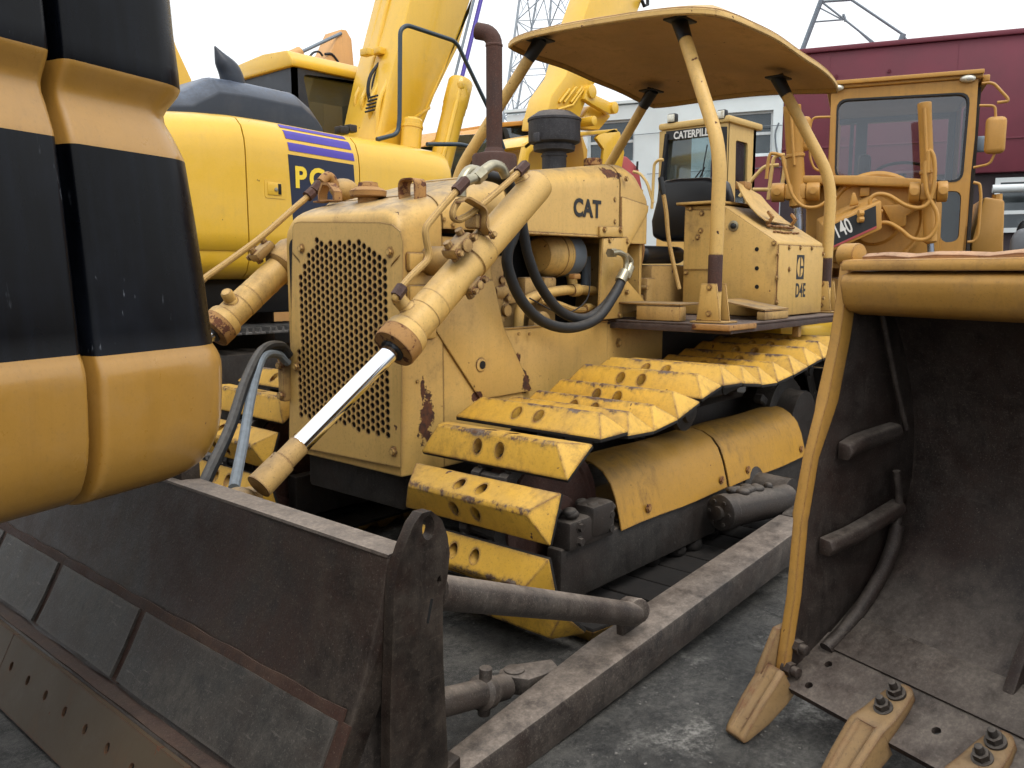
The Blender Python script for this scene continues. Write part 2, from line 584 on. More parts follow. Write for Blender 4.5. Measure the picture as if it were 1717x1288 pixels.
MT['bladeplate'] = steel('blade_wear_plate', '#2c2a27', '#69635c', '#35231a', .45, .55, .3, .2, .8)
MT['rustband'] = steel('rusty_band_steel', '#2a1a14', '#5a4334', '#43261a', .8, .75, .1, .1, .1)
MT['edgeplate'] = paint('cutting_edge_paint', '#4e402c', .6, .45, .8, .6, .2, .5)
MT['arm'] = steel('push_arm_steel', '#262120', '#73695f', '#3d2c23', .55, .6, .15, .75, .35, speck=.8, dustcol='#a39588')
MT['greasy'] = steel('greasy_steel', '#1f1c1a', '#4a4540', '#33241c', .5, .6, .2, .45, .2)
MT['bucketin'] = steel('bucket_inside_steel', '#221a17', '#5d534c', '#3c2820', .6, .6, .2, .6, .3)
MT['chrome'] = simple('chrome_rod', '#e4e8ee', .10, 1.0, .04, 8, 0.0)
MT['rod'] = simple('dull_rod', '#8d95a3', .3, .9, .06, 8, 0.0)
MT['rubber'] = simple('rubber_hose', '#171a1e', .6, 0, .25, 30, .1, dust=.25)
MT['grey_hose'] = simple('grey_hose', '#6f7880', .6, 0, .2, 30, .1)
MT['black'] = simple('black_paint', '#15171a', .5, 0, .2, 10, .05)
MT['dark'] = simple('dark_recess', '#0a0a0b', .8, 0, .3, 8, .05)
MT['soot'] = steel('sooty_drum', '#26262a', '#57565a', '#342b28', .3, .6, .2, .55, .2)
MT['mud'] = simple('packed_mud', '#1b1714', .92, 0, .5, 22, .4)
MT['deck'] = steel('rusty_deck_plate', '#352a28', '#6b5c55', '#4a2f26', .7, .7, .1, .6, .3, dustcol='#85786f')
MT['seat'] = simple('black_vinyl', '#15181d', .38, 0, .25, 9, .25)
MT['rail'] = simple('handrail_paint', '#2c3a44', .4, 0, .15, 10, .05)
MT['fitting'] = simple('zinc_fitting', '#a39c86', .35, .7, .25, 20, .1)
MT['glass'] = glass_mat('cab_glass', '#c3d2d4', .5)
MT['clearglass'] = glass_mat('clear_cab_glass', '#e4e4e8', .06)
MT['darkglass'] = glass_mat('dark_cab_glass', '#64736f', .4)
MT['logo'] = simple('black_lettering', '#1d2023', .55, 0, .2, 12, 0)
MT['purple'] = simple('purple_stripe', '#4a3ba0', .4, 0, .12, 5, 0)
MT['navy'] = simple('navy_panel', '#15203a', .35, 0, .15, 5, 0)
MT['yellowtext'] = simple('yellow_lettering', '#f0cf3c', .45, 0, .05, 5, 0)
MT['white'] = simple('white_lettering', '#dcdcd8', .5, 0, .08, 8, 0)
MT['lens'] = simple('lamp_lens', '#d8d6c8', .12, .3, .2, 30, .1)
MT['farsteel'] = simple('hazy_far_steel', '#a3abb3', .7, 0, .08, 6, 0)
MT['maroon'] = simple('maroon_cladding', '#6c2b3a', .55, 0, .14, 1.3, .05)
MT['whitewall'] = simple('white_plaster', '#e0eaec', .75, 0, .06, 1.2, .05)
MT['pvc'] = simple('white_window_frame', '#cfd6d8', .5, 0, .06, 4, 0)
MT['window'] = glass_mat('window_glass', '#6f8f98', .7)
MT['galv'] = simple('galvanised_steel', '#76808a', .6, .3, .15, 6, .05)
MT['peach'] = paint('faded_machine_paint', '#cf9a5a', .5, .1, .2, .0, .2, .2)
MT['orangecab'] = paint('cab_frame_paint', '#cf9440', .5, .1, .2, .0, .2, .2)
MT['red'] = simple('faded_red_paint', '#a5484a', .6, 0, .15, 5, .05)
MT['stone'] = simple('pebble_grey', '#6a6763', .9, 0, .3, 20, .2)
# ------------------------------------------------------------------ world, sun, ground
wd = bpy.data.worlds.new('World'); scene.world = wd; wd.use_nodes = True
wt = wd.node_tree; wt.nodes.clear()
wo = wt.nodes.new('ShaderNodeOutputWorld'); wb = wt.nodes.new('ShaderNodeBackground')
SKY_H, SKY_Z = 9.2, 15.0
SUN_EL, SUN_AZ = rad(58), math.radians(-110)      # direction towards the sun, measured from +X
sky = wt.nodes.new('ShaderNodeTexSky'); sky.sky_type = 'NISHITA'; sky.sun_disc = False
sky.sun_elevation = SUN_EL; sky.sun_rotation = PI / 2 - SUN_AZ
sky.air_density = 2.0; sky.dust_density = 6.0; sky.ozone_density = 1.0
hs = wt.nodes.new('ShaderNodeHueSaturation'); hs.inputs['Saturation'].default_value = .16
wt.links.new(sky.outputs[0], hs.inputs['Color'])
# thick even cloud: the clear-sky gradient is mostly levelled out by it
cl = wt.nodes.new('ShaderNodeTexNoise'); cl.inputs['Scale'].default_value = 2.2; cl.inputs['Detail'].default_value = 5
tcw = wt.nodes.new('ShaderNodeTexCoord'); wt.links.new(tcw.outputs['Generated'], cl.inputs['Vector'])
mr = wt.nodes.new('ShaderNodeMapRange'); mr.inputs['To Min'].default_value = .94; mr.inputs['To Max'].default_value = 1.06
wt.links.new(cl.outputs['Fac'], mr.inputs['Value'])
cb = wt.nodes.new('ShaderNodeCombineColor')
mx = wt.nodes.new('ShaderNodeMix'); mx.data_type = 'RGBA'; mx.inputs[0].default_value = .85
wt.links.new(hs.outputs[0], mx.inputs[6])
sc_ = wt.nodes.new('ShaderNodeVectorMath'); sc_.operation = 'SCALE'; sc_.inputs[0].default_value = (.97, 1.0, 1.03)
sep = wt.nodes.new('ShaderNodeSeparateXYZ'); wt.links.new(tcw.outputs['Generated'], sep.inputs[0])
gr_ = wt.nodes.new('ShaderNodeMapRange'); gr_.inputs['From Min'].default_value = 0; gr_.inputs['From Max'].default_value = 1
gr_.inputs['To Min'].default_value = SKY_H; gr_.inputs['To Max'].default_value = SKY_Z      # an overcast sky is brightest overhead
wt.links.new(sep.outputs['Z'], gr_.inputs['Value'])
mm = wt.nodes.new('ShaderNodeMath'); mm.operation = 'MULTIPLY'; wt.links.new(gr_.outputs[0], mm.inputs[0]); wt.links.new(mr.outputs[0], mm.inputs[1])
wt.links.new(mm.outputs[0], sc_.inputs['Scale']); wt.links.new(sc_.outputs[0], mx.inputs[7])
wt.links.new(mx.outputs[2], wb.inputs['Color']); wb.inputs['Strength'].default_value = .13
wt.links.new(wb.outputs[0], wo.inputs[0])

sl = bpy.data.lights.new('sun', 'SUN'); sl.energy = 1.5; sl.angle = rad(24); sl.color = (1.0, .95, .88)
so = bpy.data.objects.new('sun', sl); COL.objects.link(so)
sd = V((math.cos(SUN_EL) * math.cos(SUN_AZ), math.cos(SUN_EL) * math.sin(SUN_AZ), math.sin(SUN_EL)))
so.rotation_euler = sd.to_track_quat('Z', 'Y').to_euler(); so.location = sd * 40

cy_ = scene.cycles
cy_.max_bounces = 5; cy_.diffuse_bounces = 2; cy_.glossy_bounces = 2; cy_.transmission_bounces = 4; cy_.transparent_max_bounces = 8
cy_.use_adaptive_sampling = True; cy_.adaptive_threshold = .03
cy_.caustics_reflective = False; cy_.caustics_refractive = False
scene.view_settings.view_transform = 'Standard'; scene.view_settings.look = 'None'; scene.view_settings.exposure = 0

m = NT('yard_ground'); co_ = m.coord(rnd=False)
g1 = m.noise(co_, .8, 8, .66, .5); g2 = m.noise(co_, 7, 12, .8); g3 = m.noise(co_, 45, 8, .8); g4 = m.noise(co_, 2.1, 12, .72); g5 = m.noise(co_, 300, 3, .7); g6 = m.noise(co_, 1.3, 10, .68)
c = m.mix(m.ramp(g1, .36, .64), lin('#252524'), lin('#3a3937'))
c = m.mix(m.ramp(g2, .45, .58, 0, .75), c, lin('#53514d'))
c = m.mix(m.ramp(g3, .50, .62, 0, .5), c, lin('#6a6762'))
c = m.mix(m.ramp(g3, .46, .36, 0, .6), c, lin('#191817'))
pt = m.math('MULTIPLY', m.ramp(g4, .55, .64), m.ramp(g3, .40, .56))
c = m.mix(m.math('MULTIPLY', pt, .85), c, lin('#9a9791'))
c = m.mix(m.math('MULTIPLY', m.ramp(g6, .47, .36), .8), c, lin('#121212'))
c = m.mix(m.ramp(g5, .58, .68, 0, .6), c, lin('#8b8780'))
c = m.mix(m.ramp(g5, .42, .30, 0, .7), c, lin('#0f0f0f'))
vo = m.n('ShaderNodeTexVoronoi', feature='DISTANCE_TO_EDGE'); vo.inputs['Scale'].default_value = .8
m.l(m.mix(.12, co_, m.n('ShaderNodeTexNoise').outputs['Color']), vo.inputs['Vector'])
c = m.mix(m.ramp(vo.outputs['Distance'], .006, .0, 0, .7), c, lin('#101010'))
m.setv('Base Color', c); m.setv('Roughness', m.ramp(g6, .36, .55, .45, .88))
m.bump(m.math('ADD', m.math('MULTIPLY', g3, .8), g2), .7, .008)
MT['ground'] = m.m
bm = bmesh.new()
bmesh.ops.create_grid(bm, x_segments=8, y_segments=8, size=400)
gr = one(bm, 'ground', MT['ground'], smooth=False); gr['kind'] = 'structure'

# loose grit and flakes on the concrete: nobody could count it
gb = MB()
for i in range(240):
    px, py = random.uniform(700, 1600), random.uniform(960, 1290)
    p = at(px, py, z=0); r = random.uniform(.002, .006)
    q = bmesh.new(); bmesh.ops.create_icosphere(q, subdivisions=1, radius=r)
    for v in q.verts: v.co = V((v.co.x * random.uniform(.7, 1.4), v.co.y * random.uniform(.7, 1.4), v.co.z * .6))
    bmesh.ops.translate(q, verts=q.verts, vec=p + V((0, 0, r * .3)))
    gb.add(q)
gb = gb.obj('grit', MT['stone'], smooth=False); gb['kind'] = 'stuff'
# ================================================================== THE OLD CRAWLER DOZER (world axes: +X to its rear, +Y to its left)
YC, YR, YL, XG = 3.18, 2.76, 3.60, 2.40
dz = thing('crawler_dozer', 'old faded yellow crawler dozer with perforated grille, canopy and steel blade', 'bulldozer', loc=(3.9, YC, 0))
D, DD, HD, GS, DK = MT['dozer'], MT['dozer_dirty'], MT['hood'], MT['greasy'], MT['dark']


def side(pxs, y, t, name=None):
    return prism([at(*p, y=y) for p in pxs], (0, t, 0), 0)


# --- radiator guard
def ztop(x): return 1.775 + (x - 2.4) * (.22 if x < 3.3 else .14) + (0 if x < 3.3 else .9 * .08)


def hood_sec(x, zl, zt, r, hw=.42, n=6, y0=None):
    pts = [(x, YC - hw, zl)]
    for k in range(n + 1):
        a = PI / 2 * k / n
        pts.append((x, YC - hw + r - r * math.cos(a), zt - r + r * math.sin(a)))
    return pts + [(p[0], 2 * YC - p[1], p[2]) for p in pts[::-1]]


b = MB()
secs = []
for k in range(6):
    a = PI / 2 * k / 5
    secs.append(hood_sec(2.40 + .07 * (1 - math.sin(a)), .60, 1.79 - .07 + .07 * math.sin(a) - (.012 if k == 0 else 0), .10, .42 - .012 * (1 - math.sin(a))))
secs = secs[::-1]
secs = [hood_sec(2.40, .60, 1.725, .10, .408), hood_sec(2.405, .60, 1.748, .105, .413), hood_sec(2.42, .60, 1.768, .11, .418), hood_sec(2.45, .60, 1.785, .115, .42),
        hood_sec(2.50, .60, 1.805, .12), hood_sec(2.655, .60, 1.845, .13)]
b.add(loft(secs))
for (x0, x1, z0, z1) in ((2.44, 2.60, 1.50, 1.58), (2.44, 2.60, 1.36, 1.44), (2.45, 2.60, 1.20, 1.27)):
    b.add(box(x0, x1, YR - .022, YR + .01, z0, z1, .012))
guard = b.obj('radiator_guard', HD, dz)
core = one(plate([(p[0], p[1]) for p in rrect(2.80, 3.56, .66, 1.66, .05)], [], .004, frame_m((2.396, 0, 0), (0, 1, 0), (0, 0, 1))), 'radiator_core', DK, guard)

# --- perforated grille
def gyz(px, py):
    p = at(px, py, x=XG - .008); return (p.y, p.z)


out = [gyz(493, 382), gyz(496, 374), gyz(505, 372), gyz(640, 373), gyz(660, 377), gyz(673, 388), gyz(678, 405), (2.752, .645), (3.605, .63)]
reg = [gyz(656, 444), gyz(655, 733), gyz(503, 695), gyz(504, 458), gyz(530, 403), gyz(617, 405)]


def inside(p, poly):
    r = False
    for i in range(len(poly)):
        a, c2 = poly[i], poly[i - 1]
        if (a[1] > p[1]) != (c2[1] > p[1]) and p[0] < (c2[0] - a[0]) * (p[1] - a[1]) / (c2[1] - a[1]) + a[0]: r = not r
    return r


holes = []
pit = .0345
ci = 0; y = 2.80
while y < 3.60:
    z = .66 + (pit / 2 if ci % 2 else 0)
    while z < 1.7:
        if inside((y, z), reg): holes.append(circ(y, z, .0152, 12, .0140))
        z += pit
    y += pit; ci += 1
for c0, d in ((gyz(665, 438), 1), (gyz(499, 432), -1)):
    ca, sa = math.cos(rad(35)), math.sin(rad(35)) * d
    holes.append([(c0[0] + u * ca - v * sa * -1 * -1, c0[1] - u * sa * -1 * -1 + v * ca) for u, v in rrect(-.035, .035, -.011, .011, .0105, 3)])
b = MB().add(plate(out, holes, .007, frame_m((XG - .0125, 0, 0), (0, 1, 0), (0, 0, 1))))
for p in ((654, 423), (506, 417), (660, 757), (497, 615), (497, 735)):
    q = at(*p, x=XG - .016); b.add(bolt(q, (-1, 0, 0), .017, .016))
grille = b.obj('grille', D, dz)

# --- side sheet metal (both sides)
for s in (0, 1):
    def ms(bm):
        if s:
            bm.transform(Matrix.Translation((0, 2 * YC, 0)) @ Matrix.Diagonal((1, -1, 1, 1)))
            bmesh.ops.reverse_faces(bm, faces=bm.faces)
        return bm
    b = MB()
    pl = [(2.66, YR + .004, .6), (2.66, YR + .004, 1.655), (2.99, YR + .004, 1.655), (2.985, YR + .004, 1.50), (3.045, YR + .004, 1.215), (3.30, YR + .004, .72), (3.30, YR + .004, .6)]
    b.add(ms(prism(pl, (0, .02, 0))))
    br = [at(722, 540, y=YR - .008), at(770, 470, y=YR - .008), at(828, 470, y=YR - .008), at(845, 548, y=YR - .008), at(893, 655, y=YR - .008), at(806, 670, y=YR - .008)]
    b.add(ms(prism(br, (0, .012, 0), .003)))
    c0 = at(806, 612, y=YR - .008)
    b.add(ms(lathe(c0, (0, -1, 0), [(.032, -.004), (.032, .004), (.028, .006), (.022, .006)], 20)))
    b.add(ms(lathe(c0 + V((.006, -.0075, 0)), (0, -1, 0), [(.02, 0), (.019, .0008)], 16)), 1)
    for p in ((870, 560), (888, 560), (700, 640), (740, 420), (745, 368)): b.add(ms(bolt(at(*p, y=YR - .002), (0, -1, 0), .007, .004)))
    b.obj('side_plate', [HD, DK], dz)
    b = MB()
    b.add(ms(prism([(3.05, YR + .018, .58), (3.05, YR + .018, 1.213), (3.98, YR + .018, 1.213), (3.98, YR + .018, .58)], (0, .02, 0), .003)))
    b.add(ms(box(3.05, 3.98, YR + .015, YR + .05, 1.2135, 1.221)))
    b.add(ms(prism([(3.985, YR + .03, .6), (3.985, YR + .03, 1.20), (4.6, YR + .03, 1.20), (4.6, YR + .03, .6)], (0, .02, 0))))
    for p in ((1037, 575), (1050, 628), (1037, 628)): b.add(ms(bolt(at(*p, y=YR + .03), (0, -1, 0), .02, .014)))
    b.obj('frame_side', HD, dz)

# --- hood
b = MB()
xs = [2.665, 2.8, 2.95, 3.09]
b.add(loft([hood_sec(x, 1.69, z, .14) for x, z in zip(xs, (1.85, 1.885, 1.925, 1.962))]))
hood = b.obj('hood', HD, dz)
b = MB()
b.add(loft([hood_sec(x, 1.69, z, .12, .424) for x, z in ((3.098, 1.968), (3.3, 2.005), (3.7, 2.058), (4.045, 2.105))]))
b.add(box(3.1, 3.9, YR - .008, YR + .02, 1.684, 1.696, .004))
for p in ((1031, 372), (1031, 335), (760, 377)): b.add(bolt(at(*p, y=YR - .004), (0, -1, 0), .009, .006))
b.obj('hood', HD, dz)
one(text('CAT', .128, .003, frame_m(at(985, 351, y=YR - .0062), (1, 0, 0), (0, 0, 1)), .0042, .95, space=1.06), 'lettering', MT['logo'], dz)
# cowl behind the hood
b = MB()
cs = []
for x, zt, r, cut in ((4.055, 2.108, .12, 0), (4.15, 2.112, .12, 0), (4.24, 2.085, .12, 0), (4.335, 2.0, .12, 0)):
    cs.append(hood_sec(x, 1.66, zt, r, .424))
b.add(loft(cs))
b.add(prism([at(*p, y=YR - .012) for p in ((1043, 330), (1088, 345), (1087, 356), (1052, 418), (1052, 470), (1090, 515), (1008, 537), (1012, 400), (1043, 400))], (0, .03, 0), .004))
b.add(prism([V((p.x, 2 * YC - p.y, p.z)) for p in [at(*q, y=YR - .012) for q in ((1043, 330), (1088, 345), (1087, 356), (1052, 418), (1052, 470), (1090, 515), (1008, 537), (1012, 400), (1043, 400))]], (0, -.03, 0), .004))
b.add(prism([at(*p, y=YR - .018) for p in ((1006, 380), (1045, 380), (1045, 398), (1006, 397))], (0, .014, 0), .003))
b.add(prism([at(*p, y=YR - .022) for p in ((1012, 400), (1054, 398), (1044, 533), (1003, 537))], (0, .014, 0), .003))
for p in ((1014, 385), (1041, 386), (1022, 403), (1052, 405), (1012, 528), (1038, 528), (1052, 490), (1050, 300)): b.add(bolt(at(*p, y=YR - .021), (0, -1, 0), .012, .01))
b.add(box(4.30, 4.33, YR + .02, YL - .02, 1.22, 1.98, .005))
cowl = b.obj('cowl', HD, dz)

# --- things on the hood
zt = 1.835
p = at(646, 322, y=YC); xh = 2.62
b = MB().add(lathe((2.60, YC + .02, 1.80), (0, 0, 1), [(.05, 0), (.05, .045), (.085, .05), (.088, .075), (.075, .085), (.05, .095), (.045, .115), (.02, .12)], 20))
b.obj('radiator_cap', MT['rustcap'], dz)
b = MB()
c0 = at(691, 319, y=2.90)
for k in range(1):
    ring = []
    for pt in rounded([c0 + V(q) for q in ((0, -.05, -.045), (0, -.05, .045), (0, .05, .045), (0, .05, -.045), (0, -.048, -.045))], .03, 5): ring.append(pt)
    b.add(loft([[r + V((dx, 0, 0)) for dx in (-.035, .035)] + [r + (r - c0).normalized() * .007 + V((dx, 0, 0)) for dx in (.035, -.035)] for r in ring], True))
c1 = at(545, 322, y=3.48)
b.obj('bracket', MT['rustcap'], dz)
b = MB()
b.add(box(c1.x - .03, c1.x + .03, c1.y - .07, c1.y + .06, c1.z - .05, c1.z - .042, .002))
b.add(prism([c1 + V((.0, -.07, -.045)), c1 + V((.0, -.07, .0)), c1 + V((.0, -.02, .045)), c1 + V((0, .03, .05)), c1 + V((0, .06, .0)), c1 + V((0, .06, -.045)), c1 + V((0, .05, -.045)), c1 + V((0, .048, -.005)), c1 + V((0, .02, .035)), c1 + V((0, -.02, .03)), c1 + V((0, -.06, -.005)), c1 + V((0, -.06, -.045))], (.05, 0, 0)))
b.obj('bracket', MT['rustcap'], dz)
# exhaust stack
sx = at(829, 262, y=YC).x
ex = MB()
zb = at(829, 262, y=YC).z
ex.add(lathe((sx, YC, zb - .22), (0, 0, 1), [(.122, 0), (.122, .215), (.115, .228), (.06, .24), (.048, .262)], 28))
pz = zb + .03
top = at(830, 70, y=YC)
path = [V((sx, YC, pz)), V((sx, YC, top.z - .02))]
ds = V((-.35, .94, 0)).normalized()
cc = V((sx, YC, top.z - .02)) + ds * .075
for k in range(1, 7):
    a = rad(82) * k / 6
    path.append(cc - ds * .075 * math.cos(a) + V((0, 0, .075 * math.sin(a))))
path.append(path[-1] + (path[-1] - path[-2]).normalized() * .035)
rs = [.044] * len(path)
ex.add(tube(path, rs, 20))
e = path[-1]; dr = (path[-1] - path[-2]).normalized()
ex.add(lathe(e, dr, [(.039, .0005), (.0, .001)], 20), 1)
ex.add(lathe(V((sx, YC, top.z - .03)), (0, 0, 1), [(.044, 0), (.047, .004), (.047, .012), (.044, .016)], 20))
ex.obj('exhaust_stack', [MT['stack'], DK], dz)
# air precleaner
pp = at(929, 287, y=YC)
b = MB()
b.add(lathe((pp.x, YC, pp.z - .05), (0, 0, 1), [(.072, 0), (.072, .13), (.078, .132), (.078, .14), (.073, .142), (.073, .155), (.12, .165), (.125, .19), (.118, .20), (.150, .212), (.153, .222), (.153, .33), (.158, .333), (.158, .345), (.15, .352), (.10, .385), (.03, .395), (.0, .396)], 32))
b.add(box(pp.x - .17, pp.x - .15, YC - .02, YC + .02, pp.z + .15, pp.z + .2, .004))
b.obj('air_precleaner', MT['soot'], dz)
q = at(994, 280, y=3.0)
b = MB().add(lathe((q.x, q.y, q.z - .05), (0, 0, 1), [(.045, 0), (.045, .055), (.055, .057), (.055, .09), (.05, .097), (0, .098)], 16))
b.obj('filler_cap', MT['rustcap'], dz)

# --- engine compartment
b = MB()
b.add(box(2.7, 4.28, 3.10, 3.26, .7, 1.72))
b.obj('bay_backing', DK, dz)  # black box standing in for the shade deep inside the compartment
b = MB()
b.add(box(3.0, 3.7, 2.93, 3.10, 1.15, 1.46, .02))
for k in range(4): b.add(box(3.05 + k * .16, 3.16 + k * .16, 2.88, 2.95, 1.33, 1.47, .015))
b.add(lathe(at(835, 520, y=2.9), (0, -1, 0), [(.05, 0), (.05, .04), (.03, .05), (.03, .07)], 16))
b.add(lathe(at(835, 490, y=2.88), (1, 0, 0), [(.04, -.05), (.045, 0), (.03, .05)], 16))
b.add(box(2.98, 3.18, 2.85, 2.95, 1.28, 1.58, .02))
for p in ((838, 470), (850, 500), (838, 535), (905, 540), (930, 545)): b.add(bolt(at(*p, y=2.86), (0, -1, 0), .02, .02))
b.add(lathe(at(900, 545, y=2.88), (0, -1, 0), [(.075, 0), (.075, .04), (.06, .05), (.03, .055)], 18))
eng = b.obj('engine', DD, dz)
# oil-bath canister lying across the bay
c0, c1 = at(908, 428, y=2.95), at(977, 428, y=2.95)
b = MB().add(lathe(c0, c1 - c0, [(.0, -.04), (.09, -.03), (.115, 0), (.118, .02), (.118, .09), (.122, .092), (.122, .13), (.118, .132), (.118, .26), (.10, .285), (0, .29)], 26))
b.add(lathe(c0 + (c1 - c0).normalized() * .155, c1 - c0, [(.1185, 0), (.1195, .001), (.1195, .10), (.1185, .101)], 26), 1)
b.add(box(c0.x + .10, c0.x + .16, 2.80, 2.84, c0.z - .13, c0.z - .10, .006), 2)
b.obj('air_canister', [D, MT['galv'], MT['rustcap']], dz)
b = MB()
b.add(tube([at(p[0], p[1], y=2.86) for p in ((868, 560), (872, 520), (890, 500), (925, 490), (960, 486), (995, 488))], .028, 12, 5))
b.add(tube([at(p[0], p[1], y=2.84) for p in ((905, 505), (935, 510), (965, 520), (998, 517))], .018, 10, 5))
b.add(lathe(at(958, 487, y=2.86), (1, 0, .0), [(.034, 0), (.036, .01), (.036, .06), (.03, .07)], 16))
b.add(lathe(at(980, 517, y=2.84), (1, 0, .0), [(.024, 0), (.026, .01), (.026, .05), (.02, .07)], 12))
b.add(tube([at(p[0], p[1], y=2.92) for p in ((955, 452), (960, 475), (958, 492))], .03, 12))
b.obj('coolant_pipe', D, dz)
b = MB()
b.add(cyl(at(982, 430, y=2.95), at(982, 485, y=2.95), .03, None, 12), 0)
b.obj('fuel_filter', MT['galv'], dz)
b = MB()
b.add(box(3.62, 3.70, 2.9, 3.0, 1.55, 1.66, .01))
b.obj('breather', MT['galv'], dz)
one(tube([at(p[0], p[1], y=2.80) for p in ((888, 500), (930, 522), (960, 522), (985, 500), (990, 460))], .004, 6, 5), 'wire', MT['rubber'], dz)
# --- blade
BY0, BY1 = 1.55, 4.81
prof = [(.905, .02), (.990, .195), (.996, .204), (1.048, .207), (1.11, .31), (1.168, .42), (1.215, .52), (1.25, .62), (1.28, .71), (1.298, .80)]
back = [(1.385, .795), (1.37, .71), (1.345, .62), (1.31, .52), (1.26, .42), (1.2, .31), (1.14, .20), (1.07, .10), (1.0, .06), (.93, .012)]
ys = [BY0 + (BY1 - BY0) * k / 14 for k in range(15)]


def wob(x, y, z): return V((x + .004 * math.sin(y * 7 + z * 9) + random.uniform(-.0015, .0015), y, z))


blade = one(loft([[wob(x, y, z) for x, z in prof] + [V((x, y, z)) for x, z in back] for y in ys], bev=.006), 'blade', MT['blade'], dz)
# wear plates welded along the lower curve
seams = [BY0 + .012, 2.60, 3.26, 3.84, 4.36, 4.795]
pw = [(1.056, .218), (1.11, .308), (1.164, .41)]
for k in range(5):
    y0, y1 = seams[k] + .020, seams[k + 1] - .020
    n = 5
    g = [[V((x - .002 - .002 * math.sin(j * 2.1 + k), y0 + (y1 - y0) * j / n, z + .004)) for x, z in pw] for j in range(n + 1)]
    one(thick(g, -.011), 'wear_plate', MT['bladeplate'], blade)
for k in range(6):      # rusty bands of weld between and above the plates
    y0, y1 = seams[k] - .024, seams[k] + .024
    one(thick([[V((x - .001, y0 + (y1 - y0) * i / 3 + .004 * math.sin(q * 2.3 + i * 1.7 + k), z)) for q, (x, z) in enumerate([(1.056, .212), (1.083, .258), (1.11, .308), (1.137, .36), (1.166, .416)])] for i in range(4)], -.006), 'weld_band', MT['rustband'], blade)
n_ = 60
one(thick([[V((1.163 + .014 * t - .001, BY0 + .02 + (BY1 - BY0 - .04) * i / n_, .408 + .034 * t + .003 * math.sin(i * 1.3 + t * 2))) for t in (0, .5, 1)] for i in range(n_ + 1)], -.007), 'weld_band', MT['rustband'], blade)
one(thick([[V((1.000 + .050 * t, BY0 + .01 + (BY1 - BY0 - .02) * i / n_, .2085 + .002 * math.sin(i * .9 + t * 3))) for t in (0, .5, 1)] for i in range(n_ + 1)], .004), 'weld_band', MT['rustband'], blade)
# cutting edge in three lengths, with plow-bolt recesses
ce = [(BY0, 2.0), (2.004, 3.24), (3.244, BY1)]
d = V((.10, 0, .2)).normalized()
for y0, y1 in ce:
    L = y1 - y0; Hh = .222
    nb = max(2, int(L / .145))
    hol = [circ((k + .5) * L / nb, .13, .013, 10, .016) for k in range(nb)]
    M = frame_m((.884, y0, .006), (0, 1, 0), d)
    b = MB().add(plate(rpoly([(0, 0), (L, 0), (L, Hh), (0, Hh)], .006), hol, .022, M))
    b.add(plate(rrect(.02, L - .02, .02, Hh - .02, .01), [], .002, M), 1)
    b.obj('cutting_edge', [MT['edgeplate'], DK], blade)
# end plates with lifting eye
ep = [at(*p, y=1.535) for p in ((742, 1300), (738, 1200), (733, 1100), (732, 1000), (740, 965), (744, 925), (740, 895), (730, 868), (713, 854), (697, 858), (684, 876), (668, 915), (655, 955), (650, 1000), (647, 1100), (644, 1200), (643, 1300))]
eye = at(708, 882, y=1.535)
for yy, tt in ((1.512, .034), (2 * YC - 1.512 - .034, .034)):
    M = frame_m((0, yy + tt / 2, 0), (1, 0, 0), (0, 0, 1))
    ou = [(p.x, p.z) for p in ep]
    slot = [at(*p, y=1.535) for p in ((722, 968), (728, 960), (730, 972), (724, 980))]
    h2 = [(p.x, p.z) for p in slot]
    slot2 = [at(*p, y=1.535) for p in ((705, 1040), (712, 1000), (716, 1000), (708, 1042))]
    bmq = plate(ou, [circ(eye.x, eye.z, .021, 18, .032), h2], tt, M)
    es = [e for e in bmq.edges if len(e.link_faces) == 2 and e.calc_face_angle(0) > rad(70)]
    bmesh.ops.bevel(bmq, geom=es, offset=.005, segments=2, profile=.5, affect='EDGES', clamp_overlap=True)
    b = MB().add(bmq)
    if yy < 2:
        b.add(prism([(p[0], yy - .006, p[1]) for p in [(1.25, .09), (1.50, .155), (1.50, .20), (1.25, .135)]], (0, .05, 0), .006))
        b.add(prism([(p.x, yy - .001, p.z) for p in slot2], (0, .003, 0)), 1)
    b.obj('end_plate', [MT['blade'], DK], blade)
one(loft([[V((1.294, y, .8)), V((1.39, y, .795)), V((1.389, y, .803)), V((1.34, y, .809)), V((1.297, y, .807))] for y in ys]), 'top_edge', MT['arm'], blade)
b = MB()
b.add(boxm(Matrix.Translation(at(310, 800, x=1.36) + V((0, 0, .02))), .07, .09, .11, .008))
b.obj('top_block', MT['blade'], blade)
# lower back stiffener of the blade
one(prism([(1.30, BY0 + .05, .42), (1.45, BY0 + .05, .40), (1.45, BY0 + .05, .16), (1.15, BY0 + .05, .16)], (0, BY1 - BY0 - .1, 0), .01), 'stiffener', MT['arm'], blade)
